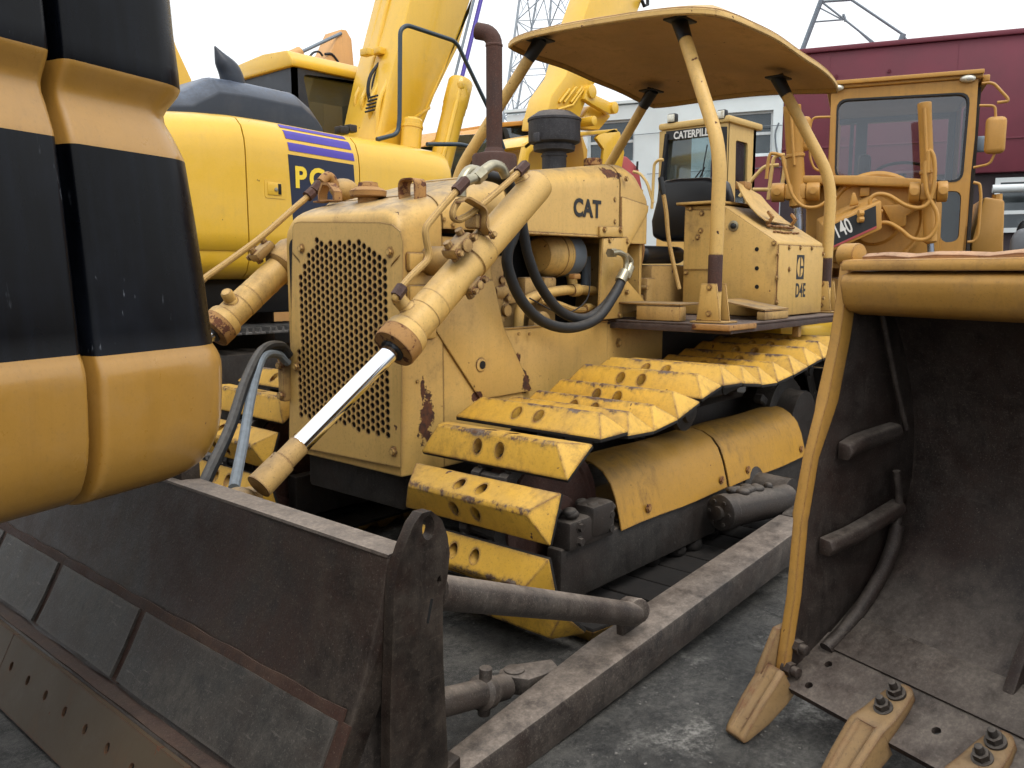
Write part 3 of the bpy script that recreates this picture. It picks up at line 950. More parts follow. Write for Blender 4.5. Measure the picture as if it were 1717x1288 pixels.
# --- push arms, braces
for s in (0, 1):
    def ms(bm):
        if s:
            bm.transform(Matrix.Translation((0, 2 * YC, 0)) @ Matrix.Diagonal((1, -1, 1, 1)))
            bmesh.ops.reverse_faces(bm, faces=bm.faces)
        return bm
    r1, r2 = V((1.50, 1.535, .115)), V((4.02, 1.56, .275))
    w = .17
    b = MB()
    b.add(ms(loft([[r1 + V((0, 0, 0)), r1 + V((0, w * .62, .004)), r1 + V((0, w * .62, -.13)), r1 + V((0, 0, -.135))],
                   [r1 + (r2 - r1) * .35 + V((0, 0, 0)), r1 + (r2 - r1) * .35 + V((0, w, .004)), r1 + (r2 - r1) * .35 + V((0, w, -.14)), r1 + (r2 - r1) * .35 + V((0, 0, -.145))],
                   [r2, r2 + V((0, w, .003)), r2 + V((0, w, -.15)), r2 + V((0, 0, -.155))]], bev=.016)))
    arm = b.obj('push_arm', MT['arm'], dz)
    # upper brace: a long pipe from the blade to a lug on the arm
    pa = at(738, 993, y=1.565); pb = at(1062, 1030, y=1.60)
    b = MB()
    b.add(ms(tube([pa + (pa - pb).normalized() * .02, pb], [.048, .043], 20)))
    b.add(ms(cyl(pb + V((0, -.03, .02)), pb + V((.03, .05, .0)), .045, .045, 16, .008)))
    b.add(ms(prism([pb + V((-.03, .03, .04)), pb + V((.07, .03, .03)), pb + V((.12, .03, -.09)), pb + V((-.02, .03, -.10))], (0, .03, 0), .006)))
    b.add(ms(bolt(at(735, 960, y=1.53), (.3, -1, 0), .014, .015)))
    b.obj('brace', MT['arm'], arm)
    # lower brace with cross pin, and the eye lug on the arm
    pc, pd = at(728, 1182, y=1.66), at(845, 1152, y=1.74)
    b = MB()
    b.add(ms(tube([pc + (pc - pd) * .6, pd], .042, 18)))
    e1 = (pd - pc).normalized(); m1 = pc + (pd - pc) * .68
    b.add(ms(lathe(m1 - e1 * .03, e1, [(.042, 0), (.055, .012), (.055, .048), (.042, .06)], 18)))
    b.add(ms(cyl(m1 + V((0, 0, -.075)), m1 + V((0, -.01, .085)), .021, .021, 12, .004)))
    lg = at(868, 1135, z=.135)
    b.add(ms(prism([lg + V(q) for q in ((-.05, .02, -.05), (-.05, .045, -.05), (-.02, .065, -.05), (.03, .06, -.05), (.16, -.02, -.05), (.12, -.09, -.05), (-.01, -.06, -.05))], (0, 0, .065), .008)))
    b.add(ms(lathe(lg + V((.005, .02, .012)), (0, 0, 1), [(.036, 0), (.036, .008), (.033, .010), (0, .010)], 20)))
    b.obj('brace', MT['arm'], arm)
    # trunnion on the track frame
    ta, tb = at(1208, 860, y=1.90), at(1318, 837, y=1.78)
    tx = (tb - ta).normalized()
    b = MB()
    b.add(ms(lathe(ta, tx, [(.0, -.012), (.075, -.01), (.09, 0), (.09, .05), (.082, .06), (.08, (tb - ta).length), (.05, (tb - ta).length + .02)], 26)))
    b.add(ms(lathe(ta, -tx, [(.035, 0), (.035, .03), (.02, .035)], 14)))
    for i in range(14): b.add(ms(ell(ta + tx * random.uniform(.1, .5) + V((0, random.uniform(-.02, .06), .085)), random.uniform(.02, .05), random.uniform(.02, .04), .02)))
    b.add(ms(lathe(V((4.30, 2.05, .30)), (0, -1, 0), [(.13, 0), (.13, .05), (.10, .07), (.095, .26), (.0, .27)], 24)))
    for k in range(6):
        a = k * PI / 3
        b.add(ms(bolt(ta + tx * -.002 + (tx.cross(V((0, 0, 1))) * math.cos(a) + V((0, 0, 1)) * math.sin(a)) * .062, -tx, .012, .014)))
    b.add(ms(loft([[V((4.02, 1.62 + w_, .12)), V((4.40, 1.62 + w_, .14)), V((4.42, 1.62 + w_, .34)), V((4.04, 1.62 + w_, .275))] for w_ in (-.05, .12)], bev=.03)))
    b.obj('trunnion', GS, arm)

# --- undercarriage
IC, SCN, RP, RS = (2.73, .458), (5.15, .56), .335, .40
TY = 2.26


def track_path():
    pts = []
    for k in range(25):   # idler, from bottom round the front to the top
        a = rad(-90 - 180 * k / 24)
        pts.append((IC[0] + RP * math.cos(a), IC[1] + RP * math.sin(a)))
    pts += catmull([V((2.73, 0, .785)), V((3.0, 0, .772)), V((3.25, 0, .80)), V((3.55, 0, .885)), V((3.80, 0, .895)), V((4.15, 0, .858)), V((4.5, 0, .885)), V((4.8, 0, .93)), V((5.15, 0, .56 + RS))], 8)[1:-1] and [(p.x, p.z) for p in catmull([V((2.73, 0, .785)), V((3.0, 0, .772)), V((3.25, 0, .80)), V((3.55, 0, .885)), V((3.80, 0, .895)), V((4.15, 0, .858)), V((4.5, 0, .885)), V((4.8, 0, .93)), V((5.15, 0, .56 + RS))], 8)[1:-1]]
    for k in range(25):
        a = rad(90 - 180 * k / 24)
        pts.append((SCN[0] + RS * math.cos(a), SCN[1] + RS * math.sin(a)))
    n = 16
    for k in range(1, n):
        t = k / n
        pts.append((SCN[0] + (IC[0] - SCN[0]) * t, SCN[1] - RS + (IC[1] - RP - SCN[1] + RS) * t - .03 * math.sin(PI * t) * 0))
    return pts


TP = track_path()
seg = [math.hypot(TP[i][0] - TP[i - 1][0], TP[i][1] - TP[i - 1][1]) for i in range(1, len(TP))] + [math.hypot(TP[0][0] - TP[-1][0], TP[0][1] - TP[-1][1])]
TL = sum(seg)
NSH = round(TL / .2035)


def on_track(s):
    s %= TL
    for i in range(len(TP)):
        if s <= seg[i]:
            a, b2 = TP[i], TP[(i + 1) % len(TP)]
            t = s / seg[i]
            return V((a[0] + (b2[0] - a[0]) * t, 0, a[1] + (b2[1] - a[1]) * t))
        s -= seg[i]
    return V((TP[0][0], 0, TP[0][1]))


def shoe_mesh():
    b = MB()
    bx, by, az, ax, ay, th = .097, .395, .100, .009, .325, .020
    vs = [(-bx, -by, 0), (bx, -by, 0), (bx, by, 0), (-bx, by, 0), (-bx, -by, th), (bx, -by, th), (bx, by, th), (-bx, by, th), (-ax, -ay, az), (ax, -ay, az), (ax, ay, az), (-ax, ay, az)]
    bm = bmesh.new(); q = [bm.verts.new(v) for v in vs]
    for f in ((3, 2, 1, 0), (0, 1, 5, 4), (1, 2, 6, 5), (2, 3, 7, 6), (3, 0, 4, 7), (4, 5, 9, 8), (5, 6, 10, 9), (6, 7, 11, 10), (7, 4, 8, 11), (8, 9, 10, 11)):
        bm.faces.new([q[i] for i in f])
    fin(bm, .0045, 2, 15)
    b.add(bm)
    o = b.obj('tmp_shoe', MT['shoe'])
    c = MB()
    for sx_ in (-1, 1):
        for yy in (-.045, .075):
            c.add(cyl((sx_ * .049, yy, .014), (sx_ * .049, yy, .2), .0235, None, 18))
    co_ = c.obj('tmp_cut', MT['shoe'])
    md = o.modifiers.new('b', 'BOOLEAN'); md.operation = 'DIFFERENCE'; md.object = co_; md.solver = 'EXACT'
    dg = bpy.context.evaluated_depsgraph_get()
    me = bpy.data.meshes.new_from_object(o.evaluated_get(dg))
    bpy.data.objects.remove(o); bpy.data.objects.remove(co_)
    me.name = 'track_shoe'
    me.materials.clear(); me.materials.append(MT['shoe']); me.materials.append(MT['mud'])
    bm = bmesh.new(); bm.from_mesh(me)
    for sx_ in (-1, 1):          # bolt heads down in the wells
        for yy in (-.045, .075):
            t = tube([(sx_ * .049, yy, .012), (sx_ * .049, yy, .032)], [.014, .013], 6)
            tm = bpy.data.meshes.new('t'); t.to_mesh(tm); t.free()
            k0 = len(bm.faces); bm.from_mesh(tm); bpy.data.meshes.remove(tm)
            bm.faces.ensure_lookup_table()
            for f in bm.faces[k0:]: f.material_index = 1
    bm.to_mesh(me); bm.free()
    for p in me.polygons:
        if p.normal.z < -.9 or p.center.z < .014: p.material_index = 1
    for p in me.polygons: p.use_smooth = True
    me.set_sharp_from_angle(angle=rad(28))
    return me


SM = shoe_mesh()
# phase: one shoe centred right over the idler
s_top = sum(seg[:24])
PH = s_top + .0


def make_track(y0, inner):
    """inner: +1 when +Y is the machine side"""
    sh = SHIFT[dz.name]
    ch = MB()
    info = []
    for k in range(NSH):
        s = PH + k * TL / NSH
        p = on_track(s); a = on_track(s - TL / NSH * .5); c2 = on_track(s + TL / NSH * .5)
        t = (c2 - a).normalized(); n = V((-t.z, 0, t.x)) if True else None
        ctr = V(((IC[0] + SCN[0]) / 2, 0, .48))
        if n.dot(p - ctr) < 0 and abs(p.x - ctr.x) > 10: n = -n
        # outward normal: left of travel or right; path runs bottom->front->top->rear
        n = V((t.z * -1, 0, t.x))
        mid = (a + c2) * .5
        info.append((p, t, n))
        # link pair: two bars and a pin bushing
        M = frame_m(V((p.x, y0, p.z)), t, V((0, 1, 0)))
        for q in (-.075, .075):
            ch.add(boxm(M @ Matrix.Translation((0, q, 0)), .19, .03, .085, .012, 1))
            ch.add(cyl(M @ V((.10, q - .022, 0)), M @ V((.10, q + .022, 0)), .036, None, 10))
        ch.add(cyl(M @ V((.10, -.075, 0)), M @ V((.10, .075, 0)), .025, None, 10))
    chain = ch.obj('track_chain', MT['greasy'], dz)
    for p, t, n in info:
        o = bpy.data.objects.new('track_shoe', SM); COL.objects.link(o); o.parent = chain
        out_ = n
        jit = Quaternion(n, random.uniform(-.012, .012)) @ Quaternion(V((0, 1, 0)), random.uniform(-.02, .02))
        R = Matrix((t, V((0, -1, 0)).cross(t) * 0 + out_.cross(t), out_)).transposed()
        o.matrix_local = Matrix.Translation(V((p.x, y0, p.z)) + out_ * .045 - sh) @ (jit.to_matrix() @ R).to_4x4()
    # frame, wheels
    b = MB()
    for yy in (y0 - .21 * inner, y0 + .21 * inner):
        b.add(box(2.58, 5.15, yy - .04, yy + .04, .15, .385, .012))
    b.add(box(3.05, 4.95, y0 - .2, y0 + .2, .30, .40, .01))
    b.add(box(4.3, 5.2, y0 + .18 * inner, y0 + .5 * inner, .3, .7, .02)) if inner > 0 else b.add(box(4.3, 5.2, y0 - .5, y0 - .18, .3, .7, .02))
    # idler yoke with bolts and packed dirt
    yo = y0 - .21 * inner
    b.add(box(2.60, 2.92, yo - .07, yo + .07, .375, .50, .02))
    b.add(box(2.74, 2.90, yo - .055 - .03 * inner, yo + .055 - .03 * inner, .40, .54, .025))
    for p in ((2.66, .41), (2.66, .47), (2.87, .42), (2.87, .48)): b.add(bolt((p[0], yo - .07 * inner, p[1]), (0, -inner, 0), .018, .018))
    for i in range(9): b.add(ell((2.62 + random.random() * .3, yo + random.uniform(-.05, .05), .50 + random.random() * .03), .035, .03, .02))
    b.obj('track_frame', MT['greasy'], dz)
    b = MB()
    b.add(lathe(V((IC[0], y0 - .085, IC[1])), (0, 1, 0), [(.05, -.06), (.10, -.05), (.11, 0), (.25, .0), (.262, -.012), (.30, -.012), (.302, .03), (.325, .032), (.325, .138), (.302, .14), (.30, .182), (.262, .182), (.25, .17), (.11, .17), (.1, .22), (.05, .23)], 40))
    b.obj('idler', MT['stack'], dz)
    b = MB()
    b.add(lathe(V((SCN[0], y0 - .05, SCN[1])), (0, 1, 0), [(.1, -.14), (.19, -.13), (.2, -.02), (.27, -.01), (.27, .11), (.2, .12), (.19, .23)], 32))
    for k in range(12):
        a = 2 * PI * k / 12
        M = Matrix.Translation((SCN[0], y0, SCN[1])) @ Matrix.Rotation(-a, 4, 'Y') @ Matrix.Translation((.29, 0, 0))
        b.add(boxm(M, .09, .07, .06, .012, 1))
    b.obj('sprocket', MT['greasy'], dz)
    for xx, zz, rr in ((3.72, .80, .075),):
        b = MB().add(lathe(V((xx, y0 - .16, zz - .0)), (0, 1, 0), [(.03, -.03), (.055, -.02), (.06, .0), (.1, .01), (.1, .04), (.075, .05), (.075, .25), (.1, .26), (.1, .3), (.06, .31)], 22))
        b.add(box(xx - .03, xx + .03, y0 + .1, y0 + .14, .38, zz, .01))
        b.obj('carrier_roller', MT['greasy'], dz)
    for k in range(6):
        xx = 3.12 + k * .315
        b = MB().add(lathe(V((xx, y0 - .14, .215)), (0, 1, 0), [(.05, -.03), (.05, .0), (.115, .005), (.115, .03), (.09, .04), (.09, .24), (.115, .25), (.115, .275), (.05, .28)], 20))
        b.obj('track_roller', MT['greasy'], dz)
    # the yellow roller guards: curved sheet covers in two lengths
    for x0, x1 in ((2.985, 3.965), (3.985, 4.98)):
        pr = [(-.262, .375), (-.250, .43), (-.228, .51), (-.200, .575), (-.160, .622), (-.105, .650), (-.05, .660), (.0, .655)]
        if x0 > 3.5: pr = [(a - .003, z_) for a, z_ in pr]
        g = [[V((x0 + (x1 - x0) * k / 6, y0 + a * inner, z_ + .004 * math.sin(k * 1.3))) for a, z_ in pr] for k in range(7)]
        b = MB().add(thick(g, .006 * inner))
        for xx in (x0 + .22, x1 - .06): b.add(bolt((xx, y0 - .266 * inner, .43), (0, -inner, 0), .016, .008), 1)
        b.obj('roller_guard', [MT['guard'], MT['rustcap']], dz)


make_track(TY, 1)
make_track(2 * YC - TY, -1)
one(box(2.45, 5.6, 2.82, 3.54, .42, .9, .02), 'main_frame', MT['greasy'], dz)
one(box(4.4, 5.7, 2.80, 3.56, .45, 1.2, .03), 'rear_case', MT['greasy'], dz)
for y0, s_ in ((TY, 1), (2 * YC - TY, -1)):      # mud packed between the rollers and the frame
    b = MB()
    for i in range(150):
        x_ = random.uniform(2.95, 5.0)
        b.add(ell((x_, y0 + s_ * random.uniform(-.21, -.03), random.uniform(.12, .20)), random.uniform(.03, .07), random.uniform(.03, .06), random.uniform(.025, .05)))
    b.obj('packed_mud', MT['mud'], dz)

# --- lift cylinders
for s in (0, 1):
    def my(p): return V((p.x, 2 * YC - p.y if s else p.y, p.z))
    def ms(bm):
        if s:
            bm.transform(Matrix.Translation((0, 2 * YC, 0)) @ Matrix.Diagonal((1, -1, 1, 1)))
            bmesh.ops.reverse_faces(bm, faces=bm.faces)
        return bm
    A = at(428, 822, x=1.50)
    B = at(662, 583, y=2.5); C = at(905, 306, y=2.5)
    ax = (C - B).normalized(); L = (C - B).length
    b = MB()
    b.add(ms(lathe(B, ax, [(.056, -.012), (.086, -.008), (.09, 0), (.09, .085), (.084, .1), (.074, .105), (.0735, L - .04), (.07, L - .012), (.058, L - .002), (0, L)], 32)), 0)
    lb = at(800, 433, y=2.5); tlen = (lb - B).dot(ax)
    b.add(ms(lathe(B + ax * (tlen - .05), ax, [(.073, 0), (.079, .006), (.079, .10), (.073, .106)], 32)))
    b.add(ms(lathe(B + ax * .20, ax, [(.0735, 0), (.0752, .001), (.0752, .07), (.0735, .071)], 32)))
    # ports
    nu = V((0, -.35, 0)) + ax.cross(V((0, 1, 0))) * -1; nu = (nu - ax * nu.dot(ax)).normalized()
    if nu.z < 0: nu = -nu
    for d_ in (.16, L - .075):
        q = B + ax * d_
        b.add(ms(lathe(q + nu * .06, nu, [(.04, 0), (.034, .015), (.03, .02), (.03, .06), (.024, .07)], 18)))
    barrel = b.obj('lift_cylinder', D, dz)
    b = MB().add(ms(lathe(B, ax, [(.060, -.0135), (.088, -.0095), (.0915, -.001), (.0915, .055), (.0905, .056)], 32)))
    b.obj('collar', MT['rustcap'], barrel)
    one(ms(lathe(B, ax, [(.05, -.02), (.05, .004)], 24)), 'seal', MT['black'], barrel)
    ra = (A - B).normalized()
    rod = one(ms(cyl(B, A + (B - A) * .28, .036, None, 28)), 'rod', MT['chrome'], barrel)
    b = MB()
    b.add(ms(tube([A + (B - A) * .285, A + (B - A) * .18, A + (B - A) * .178, A + (B - A) * .02], [.039, .039, .046, .048], 20)))
    b.add(ms(ell(A + V((-.03, .06, -.05)), .07, .06, .055)))
    b.add(ms(boxm(Matrix.Translation(A + V((.02, .1, -.08))), .10, .09, .12, .015)))
    b.obj('rod_end', MT['dozer_dirty'], barrel)
    # trunnion yoke between barrel and radiator guard
    b = MB()
    b.add(ms(cyl(lb + V((-.03, .05, -.01)), V((lb.x - .03, YR + .01, lb.z - .01)), .06, .065, 20, .008)))
    for px, py, sz in ((768, 412, .085), (790, 478, .06)):
        q = at(px, py, y=2.46)
        M = Matrix.Translation(q) @ ax.to_track_quat('X', 'Z').to_matrix().to_4x4()
        b.add(ms(boxm(M, sz * 1.55, .09, sz * .62, .018, 2)))
        b.add(ms(cyl(M @ V((0, -.05, 0)), M @ V((0, -.058, 0)), sz * .34, None, 14, .004)))
        for dx in (-1, 1):
            b.add(ms(bolt(M @ V((dx * sz * .62, -.045, .0)), (0, -1, 0), .014, .02)))
            b.add(ms(cyl(M @ V((dx * sz * .5, 0, -.04)), M @ V((dx * sz * .5, 0, .05)), .018, None, 8)))
    b.obj('trunnion_cap', MT['dozer_dirty'], barrel)
    if s:       # the far cylinder: one long line up the barrel and a heavy yoke
        def pf(l, y): return [at(p[0], p[1], y=y) for p in l]
        Cm, Am = my(C), V((ax.x, -ax.y, ax.z))
        fy = my(lb) - Am * .10
        b = MB(); b.add(lathe(fy, Am, [(.08, 0), (.11, .02), (.118, .05), (.118, .13), (.10, .17), (.08, .18)], 26)); b.add(cyl(fy + Am * .09, V((fy.x + .06, YL - .02, fy.z + .05)), .07, None, 18, .01)); b.obj('yoke', MT['dozer_dirty'], barrel)
        one(tube(pf(((340, 470), (348, 463), (385, 437), (440, 396), (490, 352), (520, 326), (540, 304)), 3.78), .0155, 10, 5), 'hydraulic_line', D, barrel)
        one(tube(pf(((538, 306), (548, 296), (556, 300), (562, 314)), 3.78), .026, 12, 4), 'elbow', MT['rustcap'], barrel)
        b = MB(); b.add(tube(pf(((515, 330), (524, 322)), 3.78), .03, 8)); b.add(tube(pf(((526, 320), (536, 308)), 3.78), .028, 6)); b.obj('pipe_nut', MT['stack'], barrel)
        b = MB(); b.add(ell(at(577, 318, y=3.8), .09, .06, .06)); b.obj('rod_cap', MT['dozer_dirty'], barrel)
        break
    # hard lines and their clamp
    yk = 2.46
    def pl(l, y=yk): return [at(p[0], p[1], y=y) for p in l]
    b = MB()
    p0 = B + ax * .16 + nu * .13
    b.add(ms(tube([p0 - nu * .01] + pl(((661, 502), (668, 488), (690, 462), (722, 432), (714, 400), (713, 382), (740, 348), (764, 322), (778, 306))), .0145, 10, 0, .05)))
    q0 = B + ax * (L - .075) + nu * .13
    b.add(ms(tube([q0 - nu * .01] + pl(((884, 285), (872, 287), (846, 311), (812, 340), (785, 362), (768, 370), (758, 364), (760, 350), (768, 338))), .0145, 10, 0, .05)))
    b.obj('hydraulic_line', D, barrel)
    for (px, py, qx, qy) in ((664, 497, 675, 481), (764, 321, 781, 303), (868, 290, 882, 276)):
        one(ms(tube(pl(((px, py), (qx, qy))), .024, 6)), 'pipe_nut', MT['stack'], barrel)
    b = MB()
    e1, e2 = [(773, 330), (774, 308), (786, 287), (800, 287)], [(781, 304), (798, 297), (813, 285), (826, 277), (840, 281), (848, 296)]
    b.add(ms(tube(pl(e1, 2.55), .024, 12, 4)))
    b.add(ms(tube(pl(e2, 2.5), .0225, 12, 4)))
    b.add(ms(tube(pl(((797, 300), (809, 289)), 2.5), .031, 6)))
    b.obj('elbow', MT['fitting'], barrel)
    b = MB()
    cp = pl(((770, 340), (778, 332), (812, 352), (808, 380), (819, 395)), 2.43)
    b.add(ms(loft([[c_ + V((0, dy, 0)) + o_ for dy, o_ in ((-.022, V((0, 0, 0))), (.03, V((0, 0, 0))), (.03, V((.006, 0, .008))), (-.022, V((.006, 0, .008))))] for c_ in rounded(cp, .03)])))
    b.add(ms(bolt(cp[-1] + V((0, -.02, 0)), (0, -1, .3), .014, .02)))
    b.add(ms(boxm(Matrix.Translation(at(800, 372, y=2.48)), .09, .07, .06, .012)))
    b.obj('pipe_clamp', MT['dozer_dirty'], barrel)

# flexible hoses from the hard lines to the tower
b = MB()
def pl(l, y): return [at(p[0], p[1], y=y) for p in l]
h1 = pl(((846, 293), (855, 312), (864, 350), (862, 392), (852, 420), (852, 450), (872, 500), (908, 538), (955, 550), (1000, 535), (1030, 495), (1046, 462)), 2.63)
h2 = pl(((800, 290), (845, 305), (870, 350), (878, 392), (886, 430), (905, 478), (940, 522), (980, 534), (1015, 512), (1042, 472), (1052, 455)), 2.66)
one(tube(h1, .027, 12, 6), 'hose', MT['rubber'], dz)
one(tube(h2, .026, 12, 6), 'hose', MT['rubber'], dz)
b = MB()
b.add(tube(pl(((1040, 472), (1048, 456)), 2.63), .032, 14)); b.add(tube(pl(((1048, 466), (1056, 447)), 2.66), .030, 14))
b.add(tube(pl(((1048, 456), (1050, 440), (1046, 428), (1036, 423), (1026, 424)), 2.66), .016, 10, 4)); b.add(tube(pl(((1055, 450), (1058, 438), (1050, 428)), 2.68), .016, 10, 4))
b.add(tube(pl(((1022, 424), (1030, 424)), 2.68), .026, 6))
b.obj('hose_fitting', MT['fitting'], dz)
# blade-tilt hoses at the far front corner
gx = at(482, 600, y=YL)
one(tube([at(484, 596, x=2.36), at(470, 580, x=2.30), at(440, 588, x=2.15), at(412, 640, x=1.95), at(385, 720, x=1.75), at(350, 795, x=1.55), at(335, 830, x=1.48)], .024, 10, 6), 'hose', MT['rubber'], dz)
one(tube([at(482, 608, x=2.36), at(465, 594, x=2.28), at(440, 600, x=2.12), at(422, 660, x=1.95), at(408, 740, x=1.75), at(396, 800, x=1.58), at(392, 820, x=1.52)], .021, 10, 6), 'hose', MT['grey_hose'], dz)
b = MB()
g = at(483, 630, x=2.37)
b.add(boxm(Matrix.Translation(g + V((0, .03, 0))), .05, .05, .26, .01)); b.add(bolt(g + V((-.02, .03, .05)), (-1, 0, 0), .02, .02)); b.add(bolt(g + V((-.02, .03, -.1)), (-1, 0, 0), .02, .02))
b.obj('hose_bracket', MT['dozer_dirty'], dz)
# --- platform and fenders
ZP = 1.225
b = MB()
b.add(box(4.02, 5.85, 2.03, 2 * YC - 2.03, ZP - .012, ZP, .004))
b.add(box(4.02, 4.05, 2.03, 2 * YC - 2.03, ZP - .05, ZP - .013, .004))
b.add(box(4.06, 5.8, 2.035, 2.06, ZP - .05, ZP - .013, .004))
b.add(box(4.06, 5.8, 2 * YC - 2.06, 2 * YC - 2.035, ZP - .05, ZP - .013, .004))
b.obj('platform', MT['deck'], dz)
b = MB()
b.add(box(3.98, 4.30, 2.02, 2.24, ZP - .032, ZP - .002, .006))
b.obj('mounting_plate', MT['rustcap'], dz)
b = MB()
q = at(1290, 545, x=5.0, ) if False else None
b.add(box(4.08, 5.7, 2.10, 2.75, 1.17, 1.205, .004))
b.add(box(5.0, 5.05, 2.08, 2.12, 1.10, 1.17, .005))
b.obj('fender', MT['dozer_dirty'], dz)
# right fender box: sloped lid, bolted side panel
XF = 4.776


def fender(mir):
    def ms(bm):
        if mir:
            bm.transform(Matrix.Translation((0, 2 * YC, 0)) @ Matrix.Diagonal((1, -1, 1, 1)))
            bmesh.ops.reverse_faces(bm, faces=bm.faces)
        return bm
    yo = 2.138
    sec = [(yo, ZP + .004), (yo, 1.675), (2.49, 1.898), (2.52, 1.905), (2.76, 1.91), (2.76, ZP + .004)]
    b = MB()
    b.add(ms(prism([(XF, y, z) for y, z in sec], (.70, 0, 0), .012)))
    # side panel proud of the corner, its bolts
    b.add(ms(prism([(XF + .012, yo - .008, ZP + .01), (XF + .012, yo - .008, 1.655), (XF + .69, yo - .008, 1.655), (XF + .69, yo - .008, ZP + .01)], (0, .012, 0), .003)))
    for px, py in ((1303, 426), (1303, 466), (1303, 507), (1323, 415), (1342, 415), (1361, 416), (1380, 426), (1380, 500), (1323, 452)):
        b.add(ms(bolt(at(px, py, y=yo - .008), (0, -1, 0), .011, .01)))
    # front face: inner cover plate with bolts
    M = frame_m((XF - .004, 0, 0), (0, 1, 0), (0, 0, 1))
    pc = [at(*p, x=XF - .004) for p in ((1146, 452), (1149, 352), (1205, 352), (1203, 452))]
    b.add(ms(plate([(p.y, p.z) for p in pc], [], .006, M)))
    b.add(ms(box(XF - .04, XF + .70, 2.50, 2.80, 1.911, 1.93, .006)))
    for px, py in ((1177, 358), (1175, 387), (1158, 350), (1150, 457), (1212, 352), (1298, 408), (1170, 398)): b.add(ms(bolt(at(px, py, x=XF - .007), (-1, 0, 0), .012, .009)))
    fb = b.obj('fender_box', D, dz)
    b = MB()
    for px, py in ((1269, 418), (1269, 450), (1269, 481)): b.add(ms(lathe(at(px, py, x=XF - .0015), (-1, 0, 0), [(.013, 0), (.0128, .0008)], 14)))
    b.obj('hole', DK, fb)
    b = MB().add(ms(lathe(at(1230, 379, x=XF - .001), (-1, 0, 0), [(.032, 0), (.032, .004), (.029, .005)], 20)), 0)
    b.add(ms(lathe(at(1230, 379, x=XF - .006), (-1, 0, 0), [(.017, 0), (.017, .012), (.008, .018), (0, .018)], 16)), 1)
    b.obj('cap', [MT['fitting'], MT['black']], fb)
    return fb


fb = fender(False); fender(True)
# the prised-up lid plate on the sloping top
n = V((0, -(1.898 - 1.675), (2.49 - 2.138))).normalized()
s1 = V((0, 2.49 - 2.138, 1.898 - 1.675)).normalized()
o = V((XF + .10, 2.30, 1.779)) + n * .012
b = MB()
g = []
for k in range(6):
    t = k / 5
    lift = .03 + .10 * t * t
    g.append([o + s1 * (-.02 + .30 * t) + n * lift * (1 - .5 * u) + V((u * .42, 0, 0)) for u in (0, .25, .5, .75, 1)])
b.add(thick(g, .006))
b.obj('lid', D, fb)
for k in range(2):
    b = MB()
    c_ = o + s1 * -.02 + V((.06 + .34 * k, 0, 0))
    b.add(prism([c_ + n * 0, c_ + n * .06 - s1 * .0, c_ + n * .075 + s1 * .05, c_ + n * .06 + s1 * .05, c_ + n * .045 + s1 * .012, c_ + n * 0 + s1 * .02], (.03, 0, 0), .003))
    b.obj('hook', MT['rustcap'], fb)
b = MB(); b2_ = MB()
for k in range(14):
    c_ = o + s1 * (-.035 + random.uniform(-.006, .006)) + V((.05 + .36 * k / 13, 0, 0))
    b.add(ell(c_ + n * .004, .02, .012, .008))
    b2_.add(ell(o + s1 * (-.085 + random.uniform(-.006, .006)) + V((.05 + .36 * k / 13, 0, 0)) - n * .006, .017, .007, .006))
one(boxm(Matrix.Translation(o + s1 * .30 + n * .10 + V((.16, 0, 0))), .10, .07, .05, .012), 'clasp', MT['rustcap'], fb)
b.obj('hinge', MT['rustcap'], fb); b2_.obj('weld_bead', MT['rustcap'], fb)
# step treads, kick plates
b = MB()
st = [at(p[0], p[1], y=2.10) for p in ((1212, 505), (1278, 508), (1300, 532), (1240, 532))]
b.add(prism([(4.46, 2.05, ZP + .003), (4.775, 2.05, ZP + .003), (4.775, 2.05, ZP + .05), (4.46, 2.05, ZP + .05)], (0, .05, 0), .004))
b.add(prism([(4.46, 2.05, ZP + .054), (4.775, 2.05, ZP + .054), (4.775, 2.35, ZP + .105), (4.46, 2.35, ZP + .105)], (0, 0, .008)))
b.add(box(4.03, 4.10, 2.34, 2.62, ZP + .003, ZP + .085, .006))
b.add(box(4.03, 4.3, 2.34, 2.75, ZP + .09, ZP + .10, .003))
b.obj('step', MT['dozer_dirty'], dz)
# lettering on the side panel: emblem block and model number
yo = 2.138 - .0085
e0 = at(1342, 448, y=yo)
hw, hh = .056, .074
M = frame_m(e0, (1, 0, 0), (0, 0, 1))
b = MB()
ring = []
outer = [(-hw, -hh), (hw, -hh), (hw, hh), (-hw, hh)]
elp = circ(0, 0, hw * .86, 28, hh * .86)
bmq = plate(outer, [elp], .0016, M)
b.add(bmq)
b.add(plate([(-.006, -hh * .86), (.006, -hh * .86), (.006, hh * .86), (-.006, hh * .86)], [], .0018, M))
b.add(plate([(.004, -.007), (hw * .86, -.007), (hw * .86, .007), (.004, .007)], [], .0020, M))
b.obj('emblem', MT['logo'], fb)
one(text('D4E', .118, .0016, frame_m(at(1342, 488, y=yo), (1, 0, 0), (0, 0, 1)), .003, .70, space=1.1), 'lettering', MT['logo'], fb)

